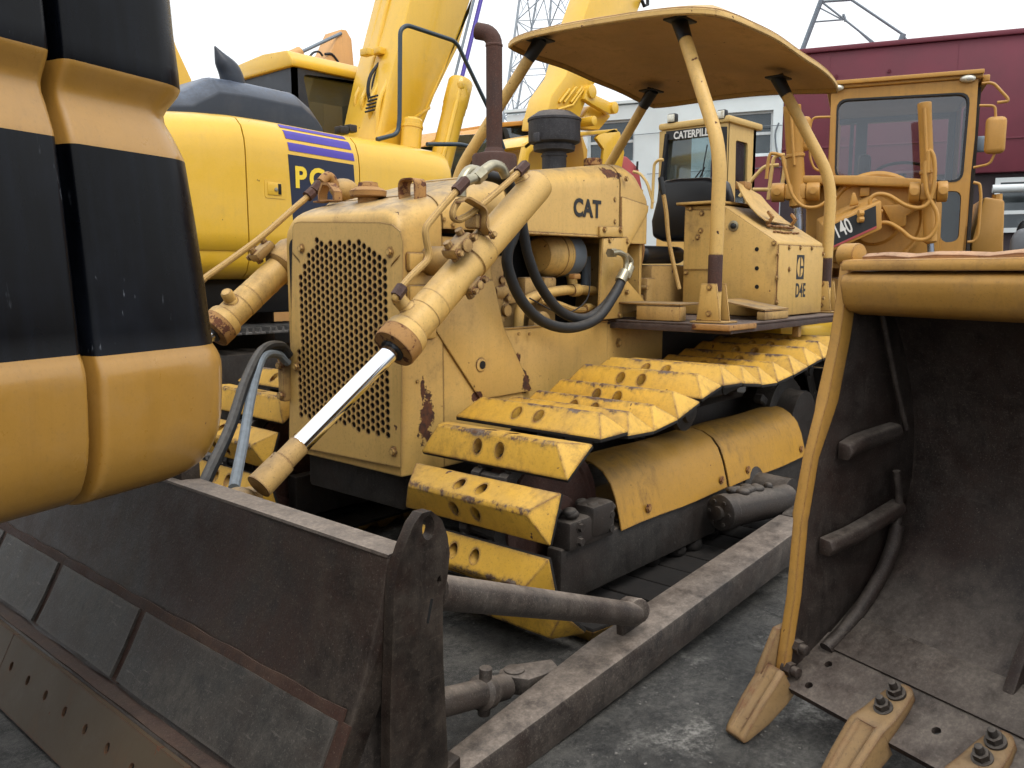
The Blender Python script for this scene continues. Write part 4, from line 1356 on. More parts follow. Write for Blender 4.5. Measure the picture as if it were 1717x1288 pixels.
# --- operator's place
b = MB()
sq = [at(p[0], p[1], x=4.95) for p in ((1106, 318), (1112, 303), (1135, 299), (1185, 297), (1212, 303), (1220, 330), (1222, 400), (1205, 405), (1110, 405), (1094, 398), (1092, 372))]
b.add(loft([[p + V((dx * 1.0, 0, 0)) * 1 + (p - sum(sq, V()) / len(sq)) * sc_ for p in sq] for dx, sc_ in ((-.03, -.10), (0, 0), (.09, 0), (.13, -.06))], bev=.02))
bk = b.obj('seat_back', MT['seat'], dz, ang=60)
b = MB()
b.add(box(4.50, 5.0, 2.86, 3.5, 1.55, 1.66, .045, 3))
for k in range(4): b.add(box(4.49, 4.51, 2.90 + k * .15, 3.02 + k * .15, 1.56, 1.64, .008))
b.obj('seat_cushion', MT['seat'], dz, ang=60)
b = MB()
b.add(box(4.55, 5.1, 2.85, 3.5, 1.23, 1.54, .02))
b.add(box(4.42, 4.54, 2.80, 3.05, 1.23, 1.46, .015))
b.add(cyl((4.40, 2.78, 1.40), (4.40, 3.1, 1.40), .014))
b.add(box(4.36, 4.44, 2.82, 2.90, 1.24, 1.36, .01))
b.add(box(4.10, 4.16, 2.86, 3.5, 1.23, 1.75, .02))
b.obj('seat_base', MT['dozer_dirty'], dz)
lv = [at(p[0], p[1], x=4.45) for p in ((1111, 318), (1117, 355), (1121, 400), (1131, 450), (1139, 485))]
b = MB(); b.add(tube(lv, .013, 10, 4)); b.add(tube([lv[0] + (lv[0] - lv[1]) * .55, lv[0], lv[0] + (lv[1] - lv[0]) * .25], [.017, .018, .013], 10), 1)
b.obj('lever', [D, MT['black']], dz)
one(tube([at(p[0], p[1], x=4.42) for p in ((1076, 400), (1078, 420), (1073, 445))], .012, 8, 4), 'lever', MT['rustcap'], dz)

# --- canopy: four bent posts and a dished roof
tops = {(0, 0): V((4.31, 2.55, 2.875)), (1, 0): V((5.608, 2.55, 2.78)), (0, 1): V((4.29, 3.55, 2.94)), (1, 1): V((5.61, 3.55, 2.83))}
for (i, j), tp in tops.items():
    if i == 0: bend, base = V((4.145, 2.19, 2.14)), V((4.12, 2.185, ZP))
    else: bend, base = V((5.70, 2.19, 2.10)), V((5.66, 2.185, ZP))
    if j:
        bend.y = 2 * YC - bend.y; base.y = 2 * YC - base.y
    b = MB()
    b.add(tube(rounded([base + V((0, 0, .02)), bend, tp], .16, 7), .037, 16))
    b.add(tube([base + V((0, 0, .17)), base + V((.001, 0, .36))], .0385, 16), 1)
    dirn = (tp - bend).normalized()
    b.add(tube([tp - dirn * .12, tp + dirn * .02], [.039, .046], 14), 2)
    b.add(boxm(Matrix.Translation(tp + V((0, .0, .01))), .17, .12, .012, .004), 2)
    post = b.obj('canopy_post', [D, MT['stack'], MT['black']], dz)
    b = MB()
    for d_ in (-1, 1):
        b.add(prism([base + V((d_ * .045 - .05 * 0, -.07, .004)), base + V((d_ * .045, .075, .004)), base + V((d_ * .045, .05, .21)), base + V((d_ * .045, -.04, .21))], (d_ * .012, 0, 0), .003))
    b.add(boxm(Matrix.Translation(base + V((0, .0, .006))), .16, .20, .010, .003))
    b.add(prism([base + V((-.045, .055, .01)), base + V((.045, .055, .01)), base + V((.045, .046, .2)), base + V((-.045, .046, .2))], (0, .01, 0), .002))
    for z_ in (.05, .19): b.add(bolt(base + V((-.057, .0, z_)), (-1, 0, 0), .012, .01))
    b.obj('post_bracket', D, post)

cx0, cx1, cy0, cy1 = 4.10, 5.93, 2.20, 3.74
NX, NY = 26, 22


def roofpt(u, v):
    # rounded-rectangle plan, shallow crown, rim turned down
    a, c_ = 2 * u - 1, 2 * v - 1
    k = .22
    f = 1 - k * (a * a * c_ * c_) * .55
    x = (cx0 + cx1) / 2 + (cx1 - cx0) / 2 * a * (1 - .07 * c_ ** 6 * a ** 2)
    y = (cy0 + cy1) / 2 + (cy1 - cy0) / 2 * c_ * (1 - .07 * a ** 6 * c_ ** 2)
    base = 2.93 + (x - 4.3) * -.07 + (y - 2.55) * .055
    z = base + .035 - .035 * (a * a + c_ * c_) - .04 * max(a ** 10, c_ ** 10)
    rb = .012 * (math.exp(-((a - .05) / .03) ** 2) + math.exp(-((a + .62) / .03) ** 2) + math.exp(-((a - .68) / .03) ** 2))
    z += rb * (1 - c_ ** 8) * (1 - a ** 8) + .004 * math.sin(9 * x + 4 * y)
    return V((x, y, z))


g = [[roofpt(i / NX, j / NY) for j in range(NY + 1)] for i in range(NX + 1)]
canopy = one(thick(g, .012), 'canopy', [MT['canopy']], dz, ang=60)
rim = [g[i][0] for i in range(NX)] + [g[NX][j] for j in range(NY)] + [g[i][NY] for i in range(NX, 0, -1)] + [g[0][j] for j in range(NY, 0, -1)]
rc = V((5.07, 2.96, 0))
b = MB()
secs = []
for p in rim:
    d_ = V((p.x - rc.x, p.y - rc.y, 0)).normalized()
    secs.append([p + d_ * .003 + V((0, 0, .008)), p + d_ * .013 + V((0, 0, -.002)), p + d_ * .015 + V((0, 0, -.026)), p + d_ * .005 + V((0, 0, -.034)), p + V((0, 0, -.014))])
b.add(loft(secs + [secs[0]], cap=False))
b.obj('rim', MT['dozer'], canopy)
# ================================================================== TAIL OF THE NEAR EXCAVATOR (left edge of the picture)
FA = rad(16.6)
PD = 1.6
fe = Fr(-PD * math.sin(FA), PD * math.cos(FA), 16.6)
te = thing('excavator_tail', 'yellow excavator counterweight with wide black bands and an upright gap, nearest the camera', 'excavator', fr=fe)
DEP = 2.18


def zpx(py): return 1.5 - (py - 455) / FPX * DEP


# (height, inset, photo row) down the silhouette
ZD = [(2.40, .075, -160)] + [(2.2552, 0.0613, -60), (2.1699, 0.0564, 0), (2.0852, 0.0535, 60), (1.9995, 0.0487, 120), (1.9561, 0.0472, 150), (1.9441, 0.0516, 158), (1.9287, 0.0601, 168), (1.9103, 0.0706, 180), (1.8931, 0.0772, 192), (1.8734, 0.0759, 205), (1.8449, 0.065, 225), (1.809, 0.0533, 250), (1.7915, 0.0479, 262), (1.7798, 0.0453, 270), (1.615, 0.0315, 380), (1.4923, 0.0231, 460), (1.3677, 0.0156, 540), (1.3171, 0.013, 572), (1.3009, 0.0062, 582), (1.2849, 0.0014, 592), (1.2688, -0.0013, 602), (1.2465, -0.0017, 616), (1.1921, -0.0001, 650), (1.1277, 0.003, 690), (1.0876, 0.0085, 715), (1.0559, 0.017, 735), (1.0293, 0.0285, 752), (1.0078, 0.0399, 766), (0.9892, 0.0596, 778), (0.9755, 0.0832, 788), (0.9651, 0.1148, 796)]
XE, YD = 1.74, 2.45


def band(py): return 1 if (py < 150 or 266 < py < 572) else 0


def plan(d, x0, x1, yb, r0, r1, xe=None):
    """loop: along the flank, round the corner, back"""
    pts = []
    for k in range(4):
        a = PI / 2 * k / 3
        pts.append((x0 + r0 - r0 * math.cos(a) * 1.0, d + r0 - r0 * math.sin(a)) if True else None)
    n = 10 if r1 > .05 else 3
    xx = x1 - (d if xe else 0)
    for k in range(n + 1):
        a = PI / 2 * k / n
        pts.append((xx - r1 + r1 * math.sin(a), d + r1 - r1 * math.cos(a)))
    if xe:
        for k in range(1, 6):
            pts.append((xx + .10 * math.sin(PI * k / 10 / 1) * .6, d + r1 + (yb - d - r1) * k / 6))
    pts += [(xx, yb), (x0, yb)]
    return pts


def body(name, x0, x1, yb, r0, r1, xe, dpx=0):
    bm = bmesh.new(); rows = []
    for zz_, d, py in ZD:
        pts = plan(d, x0, x1, yb, r0, r1, xe)
        rows.append([bm.verts.new((p[0], p[1], zz_ - dpx * .0016)) for p in pts])
    n = len(rows[0])
    mats = []
    for i in range(len(rows) - 1):
        pm = (ZD[i][2] + ZD[i + 1][2]) / 2
        for j in range(n):
            k = (j + 1) % n
            f = bm.faces.new((rows[i][j], rows[i][k], rows[i + 1][k], rows[i + 1][j])); mats.append((f, band(pm)))
    bm.faces.new(rows[0]); bm.faces.new(rows[-1][::-1])
    bmesh.ops.recalc_face_normals(bm, faces=bm.faces)
    for f, k in mats: f.material_index = k
    b = MB(); me = bpy.data.meshes.new('t'); bm.to_mesh(me); bm.free(); b.bm.from_mesh(me); bpy.data.meshes.remove(me)
    return b.obj(name, [MT['cat'], MT['catblack']], te, ang=38)


body('side_panel', -.9, 1.268, .55, .02, .022, False, -2)
body('counterweight', 1.298, XE, YD, .018, .14, True, 3)
one(box(-.9, 1.296, .13, .5, 1.1, 2.3), 'gap_backing', MT['dark'], te)  # dark back behind the upright gap, painting the shade inside it
one(box(-3.2, 1.0, .60, YD, .95, 2.25, .05), 'engine_housing', MT['cat'], te)
# undercarriage further forward, beside and behind the viewpoint
b = MB()
b.add(box(-3.0, -1.6, .9, 2.1, .55, .95, .03))
b.obj('turntable', MT['greasy'], te)
for y0 in (.35, 2.1):
    b = MB().add(loft([[(x, y, z) for x, z in [(-4.0, .45), (-3.85, .14), (-3.6, .04), (-1.0, .04), (-.75, .14), (-.6, .45), (-.75, .78), (-1.0, .88), (-3.6, .88), (-3.85, .78)]] for y in (y0, y0 + .5)], bev=.02))
    b.obj('track', MT['greasy'], te)

# ================================================================== LOADER BUCKET (right edge)
B0 = at(1310, 1150, z=.14)
fb_ = Fr(B0.x, B0.y, -18.8)
bk = thing('loader_bucket', 'wide loader bucket with dark rusty inside and yellow edges standing on its teeth', 'bucket', fr=fb_)
BW = 2.75
ba = fb_.at
BI, BY = MT['bucketin'], MT['bucket']
TILT = math.atan(.57)
MTL = Matrix.Translation((0, 0, .14)) @ Matrix.Rotation(-TILT, 4, 'Y')      # lip plane: s inward, y across, n up
front = [(0.004, .150), (.016, .25), (.045, .44), (.060, .690), (.064, .707), (.096, .895), (.142, 1.045), (.156, 1.08), (.198, 1.279), (.217, 1.414), (.234, 1.556)]
prof = catmull([V((.15, 0, .214)), V((.26, 0, .283)), V((.40, 0, .385)), V((.54, 0, .53)), V((.625, 0, .72)), V((.635, 0, .93)), V((.585, 0, 1.14)), V((.50, 0, 1.32)), V((.40, 0, 1.44)), V((.28, 0, 1.49))], 4)
g = [[V((p.x + .004 * math.sin(k * .9 + p.z * 5), -BW * k / 18, p.z)) for p in prof] for k in range(19)]
b = MB().add(thick(g, .014), 0)
b.obj('shell', [BI], bk, ang=60)
for y0 in (0.0, -BW - .03):
    b = MB()
    pts = [V((x, y0, z)) for x, z in front] + [V((p.x + .02, y0, p.z + .008)) for p in prof[::-1]] + [V((.02, y0, .135))]
    b.add(prism(pts, (0, .03, 0), .004), 0)
    b.obj('side_plate', [BI], bk)
    b = MB()
    fr2 = [V((x, y0 - .004, z)) for x, z in front]
    secs = []
    for i, p in enumerate(fr2):
        w = .040 if i > 4 else .036
        if i in (4, 7): w += .008
        dx = .05 if i > 5 else .03
        secs.append([p + V((-.006, 0, 0)), p + V((-.006, w, 0)), p + V((dx, w, 0)), p + V((dx, 0, 0))])
    b.add(loft(secs, bev=.005))
    tp = fr2[-1]
    b.add(cyl(tp + V((.02, -.012, -.004)), tp + V((.02, .055, -.004)), .038, None, 16, .006))
    b.obj('side_cutter', BY, bk)
# top beam: two rolled lips between the cheeks
b = MB()
b.add(loft([[V((.245 + x, y, 1.475 + z)) for x, z in [(-.065, -.04), (-.075, -.01), (-.065, .012), (-.04, .02), (.06, .04), (.09, .0), (.08, -.08), (.03, -.115), (-.03, -.10), (-.055, -.075)]] for y in [-.012 - BW * k / 16 for k in range(17)]]))
b.add(loft([[V((.20 + x + .002 * math.sin(k * 1.7), -.012 - BW * k / 24, 1.518 + z)) for x, z in [(-.025, -.016), (-.03, 0), (-.02, .016), (.02, .02), (.04, 0), (.03, -.016)]] for k in range(25)]))
b.obj('top_beam', BY, bk, ang=50)
b = MB()
b.add(loft([[V((.265 + x, y - .06, 1.543 + z + .004 * math.sin(k * 2.3))) for x, z in [(-.05, -.016), (-.055, .002), (-.03, .013), (.04, .012), (.06, -.01)]] for k, y in enumerate([0 - BW * q / 34 for q in range(35)])]))
b.obj('worn_lip', paint('worn_lip_paint', '#bb8f68', .7, 1.0, .8, 1.0, .3, .2, chipcol='#5a2f22'), bk, ang=60)
for l, r, n in ((((1478, 520), (1502, 640), (1520, 720)), .010, 4), (((1503, 790), (1508, 850), (1500, 895)), .013, 4), (((1505, 880), (1492, 930), (1465, 985), (1425, 1045), (1385, 1088)), .024, 6)):
    one(tube([ba(p[0], p[1], y=-.045) for p in l], r, 12, n), 'weld_rib', BI, bk)
for l in (((1412, 758), (1440, 742), (1500, 722)), ((1380, 918), (1430, 895), (1505, 850))):
    p = [ba(q[0], q[1], y=-.03) for q in l]
    b = MB()
    b.add(loft([[q + V((0, .02, -.03)), q + V((0, -.025, -.027)), q + V((0, -.04, .0)), q + V((0, -.025, .027)), q + V((0, .02, .03))] for q in catmull(p, 4)], bev=.008))
    b.obj('wear_bar', BI, bk)
# lip plate on the slope, with bolt holes
hl = [circ(y, s_, .013, 14) for y in (-.085,) for s_ in (.043, .145)]
k = 0
for k in range(8): hl.append(circ(-.49 - .30 * k, .105, .013, 14))
ML = MTL @ frame_m((0, 0, 0), (0, 1, 0), (-1, 0, 0))
b = MB()
b.add(plate([(.0, .0), (.0, -.26), (-BW, -.26), (-BW, 0)], [[(q[0], -q[1]) for q in h] for h in hl], .024, ML), 0)
b.obj('lip_plate', [BI], bk)
bm_ = box(.20, .36, -BW, -.06, .0125, .0215, .002); bm_.transform(MTL); one(bm_, 'inner_lip', BI, bk)
for px, py in ((1339, 1085), (1325, 1122)):
    p = ba(px, py, y=-.012)
    b = MB().add(lathe(p + V((0, .02, 0)), (0, -1, 0), [(.027, 0), (.027, .008), (.017, .010), (.017, .055), (.012, .058)], 14))
    b.add(tube([p + V((0, .012, 0)), p + V((0, -.012, 0))], .024, 6))
    b.obj('bolt', BI, bk)


def tsec(s_, nt, nb, hw, yc, gr):
    return [MTL @ V(q) for q in ((s_, yc - hw, nb), (s_, yc + hw, nb), (s_, yc + hw * .96, nt - .006), (s_, yc + hw * .55, nt), (s_, yc + hw * .36, nt - gr), (s_, yc - hw * .36, nt - gr), (s_, yc - hw * .55, nt), (s_, yc - hw * .96, nt - .006))]


def tooth(yc):
    b = MB()
    rows = ((-.232, -.006, -.024, .045, 0), (-.215, .004, -.028, .049, .004), (-.12, .036, -.04, .054, .012), (-.03, .058, -.036, .058, .012), (-.004, .062, -.034, .058, .006), (-.003, .062, .0125, .058, .004), (.05, .05, .0125, .054, 0), (.12, .044, .0125, .046, 0), (.165, .04, .0125, .036, 0), (.185, .036, .0125, .018, 0))
    b.add(loft([tsec(a, t, q, h, yc, g_) for a, t, q, h, g_ in rows], bev=.004))
    o = b.obj('bucket_tooth', MT['tooth'], bk)
    b = MB(); b.add(loft([[MTL @ V(q) for q in ((s_, yc - .04, -.013), (s_, yc + .04, -.013), (s_, yc + .04, n_), (s_, yc - .04, n_))] for s_, n_ in ((-.002, -.034), (.07, -.026))], bev=.003)); b.obj('shank', MT['tooth'], o)
    for s_ in (.074, .138):
        up = MTL.to_3x3() @ V((0, 0, 1)); p = MTL @ V((s_, yc, .040))
        b = MB()
        b.add(lathe(p, up, [(.028, 0), (.028, .012), (.022, .013)], 18)); b.add(tube([p + up * .012, p + up * .032], .022, 6)); b.add(cyl(p + up * .03, p + up * .056, .013, .011, 10, .002))
        b.obj('bolt', MT['greasy'], o)
    return o


t1 = tooth(-.350)
for k in range(1, 8):
    t = copy_tree(t1, bk)
    t.location = (0, -.30 * k, 0)
b = MB()
rows = ((-.232, -.006, -.024, .040, 0), (-.215, .004, -.028, .044, .004), (-.12, .042, -.04, .048, .012), (-.03, .068, -.036, .05, .012), (.012, .078, -.03, .048, 0))
b.add(loft([tsec(a, t, q, h, .012, g_) for a, t, q, h, g_ in rows], bev=.004))
b.add(prism([MTL @ V(q) for q in ((-.08, .034, .0), (-.03, .034, .07), (.10, .034, .15), (.15, .034, .13), (.10, .034, -.0))], (0, .028, 0), .006))
o = b.obj('corner_tooth', MT['tooth'], bk)
for yy in (-.60, -1.38, -2.16):
    one(prism([V((x, yy, z)) for x, z in ((.24, .27), (.30, .40), (.40, .56), (.52, .86), (.56, 1.12), (.60, 1.1), (.64, .93), (.63, .72), (.54, .53), (.40, .385), (.30, .31))], (0, .035, 0), .006), 'gusset', BI, bk)
for yy in (-.7, -1.0, -1.7, -2.0):
    b = MB(); b.add(prism([(.64, yy, .5), (.95, yy, .62), (.98, yy, .74), (.90, yy, .84), (.66, yy, .95)], (0, .05, 0), .008)); b.obj('hinge_ear', BY, bk)
# ================================================================== BRIGHT YELLOW EXCAVATOR BEHIND THE DOZER'S LEFT SIDE
PYE = 6.0
px_ = thing('excavator', 'bright yellow excavator with purple stripes, dark blue engine cover and raised boom', 'excavator', loc=(4.5, 7.3, 0))
PC, PB = MT['pc'], MT['pcblue']


def topz(x):
    pts = [(1.3, 2.66), (2.9, 2.66), (3.55, 2.725), (4.0, 2.725), (4.72, 2.70), (5.2, 2.70), (6.1, 2.67)]
    for a, c_ in zip(pts, pts[1:]):
        if a[0] <= x <= c_[0]: return a[1] + (c_[1] - a[1]) * (x - a[0]) / (c_[0] - a[0])
    return pts[-1][1]


def pcsec(x, sh=0.0):
    z = topz(x)
    f = [(.50, 1.43), (.12, 1.44), (.045, 1.50), (.012, 1.58), (.012, 1.655), (.0, 1.665), (-.004, 1.80), (0, z - .30), (.012, z - .20), (.05, z - .10), (.12, z - .035), (.24, z), (.9, z + .01), (1.3, z), (1.3, 1.43)]
    return [V((x, PYE + y + sh, q)) for y, q in f]


segs = [(1.4, 3.555), (3.566, 4.70), (4.70, 4.71), (4.716, 5.86)]
xs_ = [at(395, 300, y=PYE).x, at(413, 300, y=PYE).x, at(611, 260, y=PYE).x]
cuts = [1.4, xs_[1], at(600, 300, y=PYE).x + .02, 5.90]
for k in range(3):
    x0, x1 = cuts[k] + .006, cuts[k + 1] - .006
    n = 8
    secs = [pcsec(x0 + (x1 - x0) * i / n) for i in range(n + 1)]
    if k == 2:
        secs += [[V((5.93, p.y + .015, p.z - .01 * (p.z > 2))) for p in pcsec(5.93)], [V((5.97, p.y + (.06 if p.y < 6.3 else 0), p.z - (.05 if p.z > 2 else -.02))) for p in pcsec(5.97)]]
    b = MB().add(loft(secs))
    o = b.obj('side_door', PC, px_, ang=50)
    if k == 1:
        q = at(462, 317, y=PYE - .004)
        M = frame_m(q, (1, 0, 0), (0, 0, 1))
        b = MB().add(plate(rrect(-.10, .10, -.075, .075, .02), [], .004, M), 0)
        b.add(boxm(M @ Matrix.Translation((-.01, 0, .004)), .13, .10, .006, .004), 0)
        b.add(boxm(M @ Matrix.Translation((.035, 0, .007)), .03, .085, .004, .002), 1)
        b.add(lathe(M @ V((.0, -.005, .006)), (0, -1, 0), [(.016, 0), (.016, .006), (.008, .008)], 14), 2)
        b.obj('latch', [PC, MT['dark'], MT['fitting']], o)
        pan = o
# decals on the second door follow the shoulder
xa, xb = at(480, 260, y=PYE).x, at(590, 260, y=PYE).x


def strip(z_off0, z_off1, name, mat, xa=xa, xb=xb, lean=.0):
    """a band of film laid on the curved flank between two distances below the roof line"""
    def flank(x, dz):
        s = pcsec(x)[7:12][::-1]
        # walk down from the shoulder
        z = topz(x) - dz
        ys = [(p.z, p.y) for p in s]
        for a, c_ in zip(ys, ys[1:]):
            if c_[0] <= z <= a[0]:
                t = (z - a[0]) / (c_[0] - a[0]) if c_[0] != a[0] else 0
                return V((x, a[1] + (c_[1] - a[1]) * t - .004, z + .002))
        return V((x, PYE - .004, z))
    g = [[flank(xa + lean * dz_ + (xb - xa) * i / 6, dz_) for dz_ in [z_off0 + (z_off1 - z_off0) * j / 4 for j in range(5)]] for i in range(7)]
    bm = thick(g, .0015)
    return one(bm, name, mat, pan)


strip(.035, .062, 'stripe', MT['purple'], lean=.12)
strip(.085, .155, 'stripe', MT['purple'], lean=.12)
strip(.185, .25, 'stripe', MT['purple'], lean=.12)
strip(.283, .90, 'badge_panel', MT['navy'], lean=.05)
q = at(500, 318, y=PYE - .006)
zz = at(508, 297, y=PYE).z
qp = at(520, 301, y=PYE - .0075)
one(text('PC', .235, .003, frame_m(qp, (1, 0, 0), (0, 0, 1)), .008, .95, space=1.25), 'lettering', MT['yellowtext'], pan)
# engine cover on top
b = MB()
bx0, bx1 = 2.6, at(532, 205, y=6.55).x
cz = [(at(372, 132, y=6.6)).z, at(505, 160, y=6.6).z]
secs = []
for x, inset, zt_ in ((2.0, .04, 2.80), (2.05, 0, 2.84), (3.2, 0, 2.905), (3.5, 0, 2.95), (3.74, 0, 3.09), (4.0, 0, 3.10), (bx1 - .22, 0, 3.085), (bx1 - .06, .06, 2.99), (bx1, .10, 2.92)):
    yy = 6.46
    secs.append([V((x, yy + .01, 2.42)), V((x, yy, zt_ - .15)), V((x, yy + .12, zt_ - .03)), V((x, yy + .17, zt_ - .008)), V((x, yy + .24, zt_)), V((x, 7.6, zt_)), V((x, 7.75, 2.42))])
b.add(loft(secs, bev=.015))
b.obj('engine_cover', PB, px_, ang=30)
q = at(375, 128, y=6.7)
b = MB()
b.add(tube([q + V((.12, 0, -.08)), q + V((.06, 0, .06)), q + V((-.02, 0, .17)), q + V((-.09, 0, .25))], [.10, .105, .075, .01], 16, 4)) if False else b.add(tube(catmull([q + V((.10, 0, -.10)), q + V((.06, 0, .04)), q + V((-.01, 0, .13)), q + V((-.07, 0, .23))], 4), [.10, .10, .10, .098, .095, .09, .083, .075, .065, .05, .035, .02, .006], 14))
b.obj('exhaust', PB, px_)
# cab on the far side
YB = 7.7
c0 = at(492, 112, y=YB); xb_ = c0.x; zt_ = c0.z
b = MB()
xf_ = xb_ + 1.75
cab = [(0, 2.2), (0, zt_)]
pan_ = [at(p[0], p[1], y=YB) for p in ((508, 124), (650, 144), (650, 250), (532, 250))]
b.add(plate([(xb_, 2.1), (xb_, zt_), (xf_, zt_ - .02), (xf_, 2.1)], [rpoly([(p.x, p.z) for p in pan_], .06)], .05, frame_m((0, YB + .025, 0), (1, 0, 0), (0, 0, 1))), 0)
rw = [at(p[0], p[1], x=xb_) for p in ((418, 136), (458, 128), (468, 133), (470, 150), (418, 150))]
b.add(plate([(YB, 2.1), (YB + 1.35, 2.1), (YB + 1.35, zt_), (YB, zt_)], [[(YB + .22, 2.75), (YB + .22, zt_ - .20), (YB + 1.1, zt_ - .20), (YB + 1.1, 2.75)]], .05, frame_m((xb_ + .025, 0, 0), (0, 1, 0), (0, 0, 1))), 0)
b.add(box(xb_, xf_, YB + 1.3, YB + 1.35, 2.1, 2.5))
b.add(box(xf_ - .1, xf_, YB, YB + .1, 2.1, zt_)); b.add(box(xf_ - .1, xf_, YB + 1.25, YB + 1.35, 2.1, zt_)); b.add(box(xb_, xb_ + .1, YB + 1.25, YB + 1.35, 2.1, zt_))
cb_ = b.obj('cab', PB, px_)
b = MB()
rp = [at(p[0], p[1], y=YB) for p in ((492, 112), (490, 98), (510, 97), (560, 107), (600, 118), (603, 134))]
b.add(loft([[V((x, y, z)) for y, z in ((YB - .03, zt_ + .002), (YB - .03, zt_ + .07), (YB + .06, zt_ + .17), (YB + .5, zt_ + .20), (YB + 1.3, zt_ + .15), (YB + 1.4, zt_ + .05), (YB + 1.4, zt_ + .002))] for x in (xb_ - .04, xb_ + .02, xf_ - .1, xf_ + .04)], bev=.02))
b.obj('roof', PC, cb_)
bq_ = bmesh.new(); bq_.faces.new([bq_.verts.new(v) for v in ((xb_ + .06, YB + .055, 2.2), (xf_ - .03, YB + .055, 2.2), (xf_ - .03, YB + .055, zt_ - .03), (xb_ + .06, YB + .055, zt_ - .03))]); b = MB().add(bq_); b.obj('window', MT['darkglass'], cb_)
b = MB().add(box(xb_ + .055, xb_ + .060, YB + .2, YB + 1.15, 2.7, zt_ - .16)); b.obj('window', MT['glass'], cb_)
b = MB().add(box(xb_ + .3, xb_ + .45, YB + .4, YB + .95, 2.3, 3.0, .05)); b.add(box(xb_ + .3, xb_ + .9, YB + .4, YB + .95, 2.2, 2.35, .05)); b.obj('seat', simple('faded_seat_cloth', '#7e9088', .8), cb_)
# boom, held up over the engine
YM = 6.75
bl = [at(p[0], p[1], y=YM) for p in ((632, 244), (642, 190), (655, 128), (690, -10), (716, -120), (745, -190), (838, -190), (800, -30), (789, 0), (765, 75), (725, 160), (706, 215), (700, 250), (640, 262))]
b = MB()
b.add(prism(bl, (0, .62, 0), .02))
# weld seams and stiffening flanges on the flank
b.add(prism([at(p[0], p[1], y=YM - .006) for p in ((786, 22), (790, 5), (768, 78), (728, 160), (708, 212), (702, 212), (724, 158), (762, 76))], (0, .01, 0), .003))
b.add(prism([at(p[0], p[1], y=YM - .008) for p in ((640, 228), (680, 205), (722, 178), (722, 183), (682, 211), (645, 234))], (0, .01, 0), .003))
b.obj('boom', PC, px_)
b = MB(); qi = 0
for l in (((654, -60), (641, 0), (605, 148), (595, 165), (604, 218), (610, 236)), ((664, -60), (651, 0), (615, 152), (606, 168), (616, 212), (626, 240)), ((688, -60), (673, 0), (640, 130), (617, 180), (628, 218), (640, 240)), ((700, -60), (685, 0), (652, 135), (634, 170), (632, 240))):
    yq_ = YM + (.50, .36, .20, .06)[qi]; qi += 1
    b.add(tube([at(p[0], p[1], y=yq_) for p in l], .026, 10, 0, .15))
for p in ((615, 88), (635, 86), (652, 78), (665, 78), (658, 92)):
    b.add(boxm(Matrix.Translation(at(p[0], p[1], y=YM + .25)), .09, .12, .07, .01))
b.obj('boom_line', PC, px_)
b = MB()
for l in (((668, -20), (662, 30), (655, 70), (640, 100), (622, 125), (617, 150), (620, 170)), ((672, -20), (660, 62), (632, 120), (625, 150), (628, 168))):
    b.add(tube([at(p[0], p[1], y=YM + .27) for p in l], .018, 8, 4))
for k in range(5): b.add(tube([at(634 - k * 1.5, 160 + k * 6, y=YM + .1), at(618 - k * 1.5, 164 + k * 6, y=YM + .2)], .010, 6))
b.obj('boom_hose', MT['rubber'], px_)
# boom rams
YZ = 6.42
for (p0, p1, p2, r) in (((742, 262), (773, 136), (815, -60), .118),):
    a_, b_ = at(p0[0], p0[1], y=YZ), at(p1[0], p1[1], y=YZ)
    ax = (b_ - a_).normalized(); L = (b_ - a_).length
    b = MB()
    b.add(lathe(a_ - ax * .3, ax, [(r, 0), (r, L + .3 - .36), (r + .006, L + .3 - .35), (r + .006, L + .3 - .28), (r + .012, L + .3 - .27), (r + .012, L + .3 - .02), (r, L + .3), (.05, L + .302)], 28))
    sd_ = V((-.6, -.75, 0)) * r
    b.add(tube([a_ + sd_ - ax * .2, a_ + sd_ + ax * (L * .9)], .028, 10))
    b.add(boxm(Matrix.Translation(a_ + sd_ + ax * (L * .9)), .07, .07, .07, .015))
    ram = b.obj('boom_ram', PC, px_)
    one(cyl(b_ - ax * .1, b_ + ax * 2.2, .022), 'rod', MT['purple'], ram)
    one(cyl(b_ - ax * .1 + V((-.10, 0, .0)), b_ + ax * 2.2 + V((-.10, 0, 0)), .014), 'rod', MT['galv'], ram)
a_, b_ = at(688, 250, y=YM - .16), at(692, 203, y=YM - .16)
b = MB().add(lathe(a_, b_ - a_, [(.105, 0), (.105, (b_ - a_).length), (.09, (b_ - a_).length + .02), (.05, (b_ - a_).length + .03)], 20))
b.add(lathe(a_ + (b_ - a_) * .72, b_ - a_, [(.105, 0), (.112, .004), (.112, .03), (.105, .034)], 20))
b.obj('accumulator', PC, px_)
# hand rails
YH = 6.2
b = MB()
b.add(tube([at(p[0], p[1], y=YH) for p in ((632, 234), (667, 225), (670, 200), (671, 50), (682, 42), (760, 68), (768, 76), (830, 205), (845, 250))], .021, 12, 0, .12))
b.obj('handrail', MT['rail'], px_)
b = MB()
b.add(tube([at(p[0], p[1], y=YH - .05) for p in ((716, 242), (775, 242), (800, 250))], .021, 12, 0, .1))
b.obj('handrail', MT['rail'], px_)
b = MB()
for p, s in (((573, 219), .10), ((588, 216), .09)):
    b.add(boxm(Matrix.Translation(at(p[0], p[1], y=6.6)), s, s, .07, .01))
b.obj('valve_block', MT['greasy'], px_)
